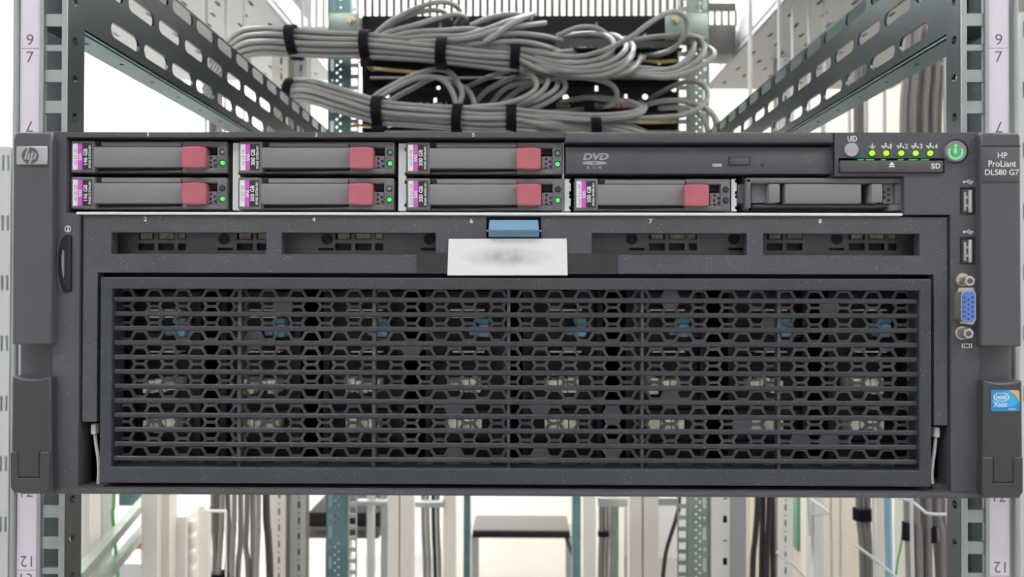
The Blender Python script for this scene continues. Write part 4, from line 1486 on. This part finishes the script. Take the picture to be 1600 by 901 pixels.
    strap(460, 66.5, 24, .66, 15, 0, -3, 'black strap on the far left end of the upper cable bundle')
    strap(573, 72, 22, .65, 15, 12, 0, 'black strap on the upper bundle where it passes the left rear post')
    strap(691, 82, 20, .65, 17, 8, 2, 'black strap on the upper bundle, third from the left')
    strap(805, 92, 20, .65, 15, 0, 1, 'black strap on the upper bundle nearest its fanned-out end')
    strap(455, 146, 21, .715, 13, 0, 4, 'black strap on the lower bundle where it emerges above the left rail')
    strap(592, 175, 22, .65, 16, 8, 0, 'black strap on the lower bundle below the gold bracket')
    strap(715, 185, 20, .65, 15, 8, 2, 'black strap on the lower bundle under the crossing cable loops')
    strap(799, 187, 20, .65, 16, 0, 0, 'black strap on the lower bundle just under the upper bundle\'s last strap')
    strap(930, 198, 13, .65, 16, 0, -1, 'short black strap at the right end of the lower bundle')


cables()


# ------------------------------------------------------------------ overhead slotted ducts and trays
def overhead():
    def comb(label, px0, px1, y0, y1, Y, pitch, bar, m, low):
        t = Thing('slotted_duct', label, 'cable duct', at((px0 + px1) / 2, y1 + low, Y))
        b = NB(); pbox(b, px0, y1, px1, y1 + low, Y, Y + 0.07, 0.002)
        t.part('duct_base', b, m)
        b = NB(); pbox(b, px0, y0 - 12, px1, y0, Y, Y + 0.004)
        t.part('duct_lip', b, m, smooth=False)
        x = px0
        while x < px1 - 1:
            b = NB(); pbox(b, x, y0 - 0.5, x + bar, y1 + 2, Y, Y + 0.003, 0.001)
            t.part('finger', b, m)
            x += pitch
    g = mat('grey duct plastic', (0.14, 0.14, 0.135), 0.5)
    comb('long grey slotted cable duct running above the patch panels', 512, 1106, -60, 27, 1.15, 11.25, 4.6, g, 14)
    comb('short pale slotted duct at the left end of the long duct', 470, 512, -60, 40, 1.1, 11, 4.5, M_GREYP, 6)
    comb('short grey slotted duct with cream gaps beside the right rear post', 1104, 1150, 17, 38, 1.2, 11, 4.0, g, 46)
    # perforated overhead trays
    for (sd, lab) in ((-1, 'pale perforated overhead tray behind the left side rail'), (1, 'grey perforated overhead tray behind the right side rail')):
        z = H + (0.52 if sd < 0 else 0.50)
        x0, x1 = (0.45, 0.90)
        y0, y1 = 0.85, 1.5
        b = NB()
        holes = []
        yy = y0 + 0.03
        r = 0
        while yy < y1 - 0.06:
            xx = x0 + 0.03 + (0.03 if r % 2 else 0)
            while xx < x1 - 0.04:
                holes.append([(xx, yy), (xx + 0.006, yy), (xx + 0.006, yy + 0.022), (xx, yy + 0.022)])
                xx += 0.06
            yy += 0.055; r += 1
        plate(b, [(x0, y0), (x1, y0), (x1, y1), (x0, y1)], holes, lambda u, v, w: (sd * u, v, w), z, z + 0.002)
        t = Thing('cable_tray', lab, 'cable tray', (sd * 0.67, 1.2, z))
        t.part('tray_floor', b, M_GREYP if sd < 0 else mat('grey tray steel', (0.34, 0.35, 0.35), 0.45), smooth=False)
        b = NB()
        bbox(b, sd * x0, sd * x0 + sd * 0.002, y0, y1, z, z + 0.06)
        t.part('tray_side', b, M_GREYP, smooth=False)
        b = NB()
        bbox(b, sd * x1, sd * x1 + sd * 0.002, y0, y1, z, z + 0.06)
        t.part('tray_side', b, M_GREYP, smooth=False)
        b = NB()
        bbox(b, sd * x0, sd * x1, y0, y1, z + 0.012, z + 0.015)
        t.part('tray_light_block', b, M_TAUPE, smooth=False)  # dark sheet added above the tray to block light through its slots
        for px in ((322, 352, 381) if sd < 0 else (1172, 1217, 1238, 1264, 1288)):
            p = at(px, 100, 0.95)
            b = NB(); tube(b, [Vector((p.x, 0.95, H + 0.02)), Vector((p.x, 0.95, H + 0.3)), Vector((p.x, 0.95, H + 0.6))], 0.0024 if px != 1172 else 0.0035, 6)
            t.part('hanger_wire', b, M_GREYP)


overhead()


# ------------------------------------------------------------------ uprights, ducts and cables seen below and beside the server
def upright(name, label, px0, px1, Y, m, z0=0.0, z1=2.1, depth=0.03, slots=None, group=None, cat='post', lowpx=None):
    """hollow sheet-metal upright; slots = (px, half width px, pitch m, length m) columns cut into its face"""
    x0, x1 = at(px0, 600, Y).x, at(px1, 600, Y).x
    t = Thing(name, label, cat, ((x0 + x1) / 2, Y, z0), group)
    b = NB()
    hs = []
    s = (D + Y) / F
    for (px, hw, pitch, ln) in (slots or []):
        c = at(px, 600, Y).x
        z = max(z0 + 0.05, H - 0.75)
        k = 0
        while z < min(z1 - 0.05, H + 0.7):
            if k % 2 == 0:
                hs.append((c - hw * s, z, c + hw * s, z + ln))
            else:
                hs.append((c - hw * s, z + ln * 0.35, c + hw * s, z + ln * 0.55))
            z += pitch; k += 1
    gridplate(b, (x0, z0, x1, z1), hs, Y, Y + 0.0015)
    t.part('face', b, m, smooth=False)
    b = NB()
    bbox(b, x0, x0 + 0.0015, Y + 0.0016, Y + depth, z0, z1)
    bbox(b, x1 - 0.0015, x1, Y + 0.0016, Y + depth, z0, z1)
    bbox(b, x0, x1, Y + depth, Y + depth + 0.0015, z0, z1)
    t.part('channel', b, m if not slots else M_TAUPE, smooth=False)  # slotted posts get a dark inside, painting shade behind the slots
    return t


ZL = H - 0.06     # tops hidden behind the server


def below():
    U = upright
    U('rack_post', 'narrow cream post just right of the left front post', 129, 141, 0.80, M_CREAM, z1=ZL)
    U('rack_post', 'blue-grey post beside the narrow cream post at lower left', 150, 163, 1.0, M_GREYP, z1=ZL)
    U('cable_duct', 'wide cream cable duct at lower left', 222, 247, 1.0, M_CREAM, z1=ZL, cat='cable duct')
    U('cable_duct', 'narrow cream cable duct joined to the wide cream duct', 252, 266, 1.02, M_CREAM, z1=ZL, cat='cable duct')
    # finger duct
    t = Thing('finger_duct', 'cream finger duct between the cream ducts and the grey cables', 'cable duct', at(285, 901, 1.05))
    x0, x1 = at(272, 600, 1.05).x, at(292, 600, 1.05).x
    ztop = at(285, 806, 1.05).z
    b = NB(); bbox(b, x0, x1, 1.05, 1.11, 0, ztop, 0.004)
    t.part('duct_body', b, M_CREAM)
    z = ztop - 0.012
    while z > ztop - 0.3:
        b = NB(); bbox(b, x1, x1 + 0.009, 1.06, 1.08, z - 0.022, z, 0.004)
        t.part('finger', b, M_CREAM)
        z -= 0.029
    U('cable_duct', 'beige cable duct directly left of the hanging grey cables', 300, 318, 1.15, M_CREAM, z1=at(300, 798, 1.15).z, cat='cable duct')
    U('rack_post', 'cream slotted post right of the hanging grey cables', 423, 447, 1.20, M_CREAM, slots=[(437, 1.3, 0.0165, 0.014)])
    U('rack_post', 'grey slotted post left of the black device', 449.5, 478, 1.25, M_GREYP, slots=[(468, 1.6, 0.0165, 0.014)])
    U('rack_post', 'thin grey post right of the left rear ladder post', 574, 583, 1.3, M_GREYP, z1=ZL)
    U('rack_post', 'pale green post left of the paired cream posts', 596, 606, 1.35, M_ZINCL, z1=ZL)
    U('cable_duct', 'left cream duct of the pair left of centre', 607, 624, 1.2, M_CREAM, z1=ZL, cat='cable duct')
    U('cable_duct', 'right cream duct of the pair left of centre', 626, 646, 1.2, M_CREAM, z1=ZL, cat='cable duct')
    U('rack_post', 'cream post left of the dark taupe appliance', 693, 712, 1.3, M_CREAM, z1=ZL)
    U('rack_post', 'teal post touching the left side of the taupe appliance', 725, 735, 1.35, M_ZINCT, z1=ZL)
    U('rack_post', 'pale blue post touching the right side of the taupe appliance', 895, 908, 1.35, M_ZINCT, z1=ZL)
    U('rack_post', 'white post right of the pale blue post', 912, 931, 1.25, M_WALL, z1=ZL)
    U('rack_post', 'olive green post behind the strapped brown cables', 953, 967, 1.5, M_ZINCG, z1=ZL)
    U('cable_duct', 'left cream duct of the pair right of centre', 984, 1003, 1.15, M_CREAM, z1=ZL, cat='cable duct')
    U('cable_duct', 'right cream duct of the pair right of centre', 1006, 1029, 1.15, M_CREAM, z1=ZL, cat='cable duct')
    U('rack_post', 'white post with round dimples right of the green rear post', 1112, 1141, 0.95, M_WALL, z1=at(1120, 900, .95).z + 0.2, slots=[(1133, 3, 0.036, 0.012)])
    U('rack_post', 'light grey post left of the hanging black cables', 1142, 1166, 0.97, M_GREYP, z1=ZL)
    U('rack_post', 'white slotted post right of the hanging black cables', 1216, 1239, 1.25, M_WALL, slots=[(1227.5, 1.3, 0.0165, 0.014)])
    U('rack_post', 'cream post in front of the pale cabinets at lower right', 1259, 1267, 1.2, M_CREAM, z1=ZL)
    U('rack_post', 'pale grey post between thin cream posts at lower right', 1272, 1287, 1.3, M_GREYP, z1=ZL)
    U('rack_post', 'cream post left of the pale blue hose', 1368, 1380, 0.95, M_CREAM, z1=H + 0.2)
    U('rack_post', 'cream post right of the pale blue hose', 1397, 1411, 1.0, M_CREAM, z1=ZL)
    # upright green strip
    b = NB(); pbox(b, 1247, 770, 1258, 862, 1.3, 1.34, 0.002)
    solo('terminal_strip', b, mat('green painted block', (0.08, 0.24, 0.14), 0.5), 'upright dark green block behind the wire basket', 'terminal block')
    # pale horizontal cross members
    for (x0, y0, x1, y1, Y, lab) in ((557, 782, 605, 790, 1.28, 'pale cross bar left of the paired cream posts'),
                                    (646, 784, 694, 793, 1.28, 'pale cross bar right of the paired cream posts'),
                                    (935, 778, 984, 792, 1.28, 'pale cross bar above the strapped brown cables'),
                                    (1026, 778, 1060, 790, 1.155, 'pale cross bar above the curved black cable')):
        b = NB(); pbox(b, x0, y0, x1, y1, Y, Y + 0.02, 0.002)
        solo('cross_bar', b, M_ZINCL, lab, 'cross bar')
    # black device and taupe appliance
    t = Thing('network_switch', 'black boxy network device between the grey slotted post and teal rear post', 'network device', at(536, 841, 1.6))
    b = NB(); pbox(b, 481, 800, 592, 829, 1.6, 1.85, 0.003); t.part('case', b, M_PANEL)
    b = NB(); pbox(b, 481, 823, 592, 829.5, 1.595, 1.6, 0.001); t.part('front_strip', b, M_TAUPE)
    b = NB(); pbox(b, 481, 830, 592, 841, 1.62, 1.85, 0.003); t.part('lower_case', b, M_TAUPE)
    b = NB(); q = at(528, 841, 1.7); bbox(b, q.x - 0.03, q.x + 0.03, 1.68, 1.74, 0, q.z - 0.0, 0.003); t.part('stand', b, M_GREYP)
    t = Thing('appliance', 'low dark appliance with a taupe lid seen at the bottom centre', 'appliance', at(815, 841, 2.0))
    b = NB()
    A, B_ = at(738, 830, 2.0), at(891, 841, 2.0)
    bbox(b, A.x, B_.x, 2.0, 2.16, B_.z, A.z, 0.003); t.part('body', b, M_PANEL)
    b = NB(); bbox(b, A.x + 0.002, B_.x - 0.002, 2.003, 2.16, A.z + 0.0004, A.z + 0.004, 0.001); t.part('lid', b, M_TAUPE)
    b = NB(); bbox(b, A.x - 0.02, B_.x + 0.02, 2.03, 2.15, B_.z - 0.005, B_.z - 0.0005); t.part('shelf', b, M_ZINCL, smooth=False)
    for px in (742, 890):
        b = NB(); c = at(px, 850, 2.1)
        bbox(b, c.x - 0.012, c.x + 0.012, 2.1, 2.13, 0, B_.z - 0.005, 0.002); t.part('leg', b, M_ZINCL)
    # cream back cabinet doors low on the far wall
    b = NB(); bbox(b, -0.35, 0.45, 2.9, 3.25, 0.0, 0.62, 0.004)
    solo('storage_cabinet', b, M_CREAM, 'low cream cabinet by the far wall behind the taupe appliance', 'cabinet')
    b = NB(); bbox(b, 0.75, 2.4, 2.2, 2.7, 0.0, 2.45, 0.006)
    t = Thing('tall_cabinet', 'tall cream cabinet behind the right side rail', 'cabinet', (1.57, 2.45, 0))
    t.part('carcass', b, mat('beige cabinet paint', (0.62, 0.55, 0.46), 0.5, vary=0.03, vscale=3))
    for k in range(3):
        b = NB(); bbox(b, 0.77 + 0.545 * k, 0.77 + 0.545 * k + 0.53, 2.185, 2.2, 0.03, 2.42, 0.004)
        t.part('door', b, mat('beige cabinet paint', (0.62, 0.55, 0.46), 0.5, vary=0.03, vscale=3))

    # hanging cables
    for k, x in enumerate((333, 340, 347, 356, 366, 376, 386, 395, 404)):
        Y = 0.945 + 0.013 * (k % 2)
        w = random.uniform(-2, 2)
        p = [(x - 2, 60, Y), (x - 3, 200, Y), (x + w, 480, Y), (x, 780, Y), (x + random.uniform(-3, 3), 850, Y), (x - random.uniform(-4, 6), 915, Y), (x - 3, 1200, Y)]
        if x > 352:
            p = p[2:]
        cable('power_cable', p, 0.0048, M_CABLE2 if k % 3 == 0 else mat('warm grey cable jacket', (0.33, 0.30, 0.285), 0.45),
              'warm grey cable hanging in the bundle at lower left', 'cable', 'grey cables hanging at lower left')
    cable('power_cable', [(417, 500, .97), (416, 780, .97), (419, 840, .97), (422, 920, .97), (424, 1200, .97)], 0.0065, mat('charcoal jacket', (0.07, 0.062, 0.06), 0.5), 'thick charcoal cable right of the hanging grey cables', 'cable')
    cable('power_cable', [(1064, 600, 1.0), (1061, 775, 1.0), (1059, 800, 1.0), (1050, 830, 1.0), (1041, 860, 1.0), (1037, 890, 1.0), (1036, 930, 1.0), (1036, 1200, 1.0)], 0.0038, M_CABLEK, 'curved black cable left of the green rear post', 'cable')
    for k, (x, x2) in enumerate(((1184, 1176), (1192, 1190), (1202, 1198), (1207, 1208))):
        cable('power_cable', [(q[0], q[1], .9 + .011 * (k % 2)) for q in ((x + 1, 600), (x, 775), ((x + x2) / 2, 840), (x2, 901), (x2 - 2, 1200))], 0.0048, M_CABLEK, 'black cable hanging left of the white slotted post', 'cable', 'hanging black cables')
    for k, x in enumerate((938, 943, 949)):
        cable('power_cable', [(q[0], q[1], 1.4 + .009 * (k % 2)) for q in ((x, 600), (x, 780), (x + 0.5, 835), (x - 1, 901), (x, 1100))], 0.0042, M_CABLE2, 'brown-grey cable strapped in front of the olive green post', 'cable', 'strapped brown-grey cables')
    for k, (x, m) in enumerate(((661, M_CABLE2), (668, M_CABLE), (677, M_CABLEK), (684, M_CABLE2))):
        cable('power_cable', [(x, 600, 1.45), (x, 790, 1.45), (x + 1, 840, 1.45), (x + 3, 901, 1.45), (x + 3, 1100, 1.45)], 0.0048, m, 'cable hanging left of the cream post beside the appliance', 'cable', 'cables hanging left of the appliance')
    cable('power_cable', [(885, 841, 2.1), (893, 862, 2.05), (902, 890, 2.0), (908, 930, 1.95)], 0.006, M_CABLEK, 'black cable hanging from the right end of the taupe appliance', 'cable')
    for k, (x, x2) in enumerate(((1341, 1347), (1348, 1354), (1356, 1360))):
        cable('power_cable', [(x - 4, 100, .82), (x - 3, 300, .82), (x, 600, .82), (x, 790, .82), (x2 - 2, 840, .82), (x2, 901, .82), (x2 + 2, 1100, .82)], 0.0042, M_CABLE2, 'dark grey cable under the strap left of the pale blue hose', 'cable', 'strapped dark grey cables at lower right')
    for k, (x, x1, x2) in enumerate(((1416, 1418, 1420), (1424, 1427, 1430), (1432, 1436, 1438), (1441, 1444, 1444), (1451, 1452, 1452), (1459, 1461, 1466), (1466, 1472, 1474), (1473, 1476, 1478))):
        cable('power_cable', [(q[0], q[1], .716 + .011 * (k % 2)) for q in ((x + 2, 40), (x - 2, 120), (x - 6, 200), (x - 3, 500), (x, 780), (x1, 830), (x2, 901), (x2 + 4, 1100))], 0.0043,
              M_CABLE2 if k % 2 else mat('mauve grey cable jacket', (0.25, 0.225, 0.225), 0.45), 'grey cable hanging beside the right front post', 'cable', 'grey cables beside the right front post')
    cable('blue_hose', [(1387, 600, .97), (1387, 770, .97), (1388, 840, .97), (1389, 901, .97), (1390, 1100, .97)], 0.0068, M_HOSE, 'pale blue hose hanging at lower right', 'hose')
    cable('green_wire', [(1411, 820, .8), (1408, 850, .8), (1402, 880, .8), (1399, 915, .8)], 0.0014, M_GREENC, 'thin green wire beside the grey cables at lower right', 'wire')
    cable('green_wire', [(176, 600, .9), (178, 775, .9), (176, 800, .9), (180, 850, .9), (184, 901, .9)], 0.0028, M_GREENC, 'green wire at lower left', 'wire')

    def band(px, py, hw, hh, Y, lab):
        b = NB()
        s = (D + Y) / F
        c = at(px, py, Y)
        n = 20
        vs = []
        for k in range(n):
            a = 2 * math.pi * k / n
            for (rr, dz) in ((1, -hh * s), (1, hh * s), (0.85, hh * s), (0.85, -hh * s)):
                vs.append(b.verts.new((c.x + hw * s * rr * math.cos(a), c.y + hw * s * rr * 0.8 * math.sin(a), c.z + dz)))
        for k in range(n):
            A, B = k * 4, ((k + 1) % n) * 4
            for q in range(4):
                b.faces.new((vs[A + q], vs[A + (q + 1) % 4], vs[B + (q + 1) % 4], vs[B + q]))
        solo('cable_strap', b, M_STRAP, lab, 'strap', 'black straps on the hanging cables')
    band(1348, 803, 15, 9, .82, 'black strap around the dark grey cables left of the blue hose')
    band(1417, 829, 7.5, 14, .715, 'black strap on the leftmost cable by the right front post')
    band(1457, 835, 6, 12, .715, 'black strap on the cable nearest the right front post')
    band(943, 833, 9, 4, 1.4, 'thin black strap around the brown-grey cables')
    band(345, 900, 16, 6, .95, 'black strap at the bottom of the hanging grey cables')

    # wire baskets
    def wire(t, pts, r=0.0022, m=M_GREYP):
        b = NB(); tube(b, [at(*p) for p in pts], r, 6)
        t.part('wire', b, m)
    t = Thing('wire_basket', 'bent wire cable basket at lower right in front of the hanging cables', 'wire basket', at(1400, 901, .66))
    wire(t, [(1402, 776, .68), (1425, 783, .67), (1447, 801, .66), (1460, 803, .66), (1484, 803, .66)])
    wire(t, [(1336, 851, .68), (1360, 868, .67), (1403, 903, .66)])
    wire(t, [(1424, 770, .66), (1425, 850, .66), (1427, 920, .66)])
    wire(t, [(1364, 770, .67), (1366, 850, .67), (1368, 920, .67)])
    t = Thing('wire_basket', 'pale wire cable basket around the green block at lower right', 'wire basket', at(1280, 901, .9))
    wire(t, [(1213, 862, .95), (1240, 882, .92), (1262, 905, .9)])
    wire(t, [(1267, 780, .95), (1283, 790, .92), (1296, 801, .9)])
    wire(t, [(1266, 803, .9), (1280, 803, .9), (1297, 803, .9)])
    wire(t, [(1262, 775, .95), (1264, 800, .95), (1266, 835, .95)])
    wire(t, [(1298, 770, .9), (1299, 850, .9), (1300, 920, .9)])
    wire(t, [(1313, 770, .95), (1313, 850, .95), (1313, 920, .95)])
    t = Thing('wire_ring', 'white wire cable ring around the hanging grey cables', 'cable ring', at(340, 800, .9))
    wire(t, [(333, 788, .98), (323, 796, .92), (330, 798, .90), (353, 798, .90)], 0.0028, M_WALL)
    wire(t, [(329, 797, .90), (328.5, 850, .90), (328, 915, .90)], 0.0016, M_WALL)
    wire(t, [(353.5, 797, .90), (353, 850, .90), (353, 915, .90)], 0.0016, M_WALL)
    # wire ladder at upper right
    t = Thing('wire_basket', 'grey wire cable basket behind the right side rail', 'wire basket', at(1400, 200, .8))
    for (x, y0) in ((1327, 155), (1353, 142), (1382, 125), (1414, 105), (1477, 65)):
        Y = 0.8 - (x - 1327) * 0.0006
        wire(t, [(x, y0, Y), (x, 180, Y), (x + 0.5, 230, Y)], 0.0028)
    wire(t, [(1330, 160, .80), (1360, 143, .78), (1385, 125, .765), (1421, 108, .745), (1450, 101, .73), (1478, 100, .71)], 0.0024)
    wire(t, [(1262, 180, .9), (1262, 205, .9), (1262, 230, .9)], 0.003)
    wire(t, [(1285, 172, .9), (1285, 200, .9), (1286, 230, .9)], 0.003)
    # pale beams of the next rack at lower left
    t = Thing('rack_beam', 'pale slanting rack beams behind the left front post at lower left', 'rack beam', at(190, 901, 1.0))
    for (p, q) in (((118, 905, .62), (226, 782, 1.15)), ((118, 952, .62), (226, 826, 1.15))):
        A, B_ = at(*p), at(*q)
        b = NB(); tube(b, [A, (A + B_) / 2, B_], 0.011, 4)
        t.part('beam', b, M_ZINCG, smooth=False)
    b = NB(); pbox(b, 186, 770, 224, 790, 1.2, 1.21); t.part('plate', b, M_ZINCT, smooth=False)
    b = NB(); pbox(b, 168, 880, 226, 980, 1.25, 1.27); t.part('plate', b, M_GREYP, smooth=False)
    b = NB(); pbox(b, 203, 845, 221, 858, 1.1, 1.13, 0.002)
    solo('amber_connector', b, mat('amber plastic', (0.40, 0.20, 0.07), 0.5), 'small amber brown connector at lower left', 'connector')
    # neighbouring rack, a strip of it left and right of the frame
    for (sd, lab) in ((-1, 'grey perforated cabinet of the neighbouring row at the far left edge'), (1, 'grey perforated cabinet of the neighbouring row at the far right edge')):
        Y = 0.62
        px0, px1 = (-170, 14) if sd < 0 else (1594, 1760)
        t = Thing('neighbour_cabinet', lab, 'cabinet', at((px0 + px1) / 2, 901, Y))
        zt = at(5, 228 if sd < 0 else 20, Y).z
        a, c = at(px0, 500, Y).x, at(px1, 500, Y).x
        b = NB()
        hs = []
        z = zt - 0.012
        k = 0
        while z > zt - 0.55:
            xx = a + 0.004
            if k % 3 == 0:
                while xx < c - 0.004:
                    hs.append((xx, z - 0.02, xx + 0.0035, z)); xx += 0.0066
            z -= 0.026; k += 1
        gridplate(b, (a, 0.0, c, zt), hs, Y, Y + 0.002)
        t.part('face', b, M_GREYP, smooth=False)
        b = NB()
        bbox(b, a, c, Y + 0.012, Y + 0.03, 0.0, zt)
        t.part('carcass', b, M_ZINCG, smooth=False)


below()
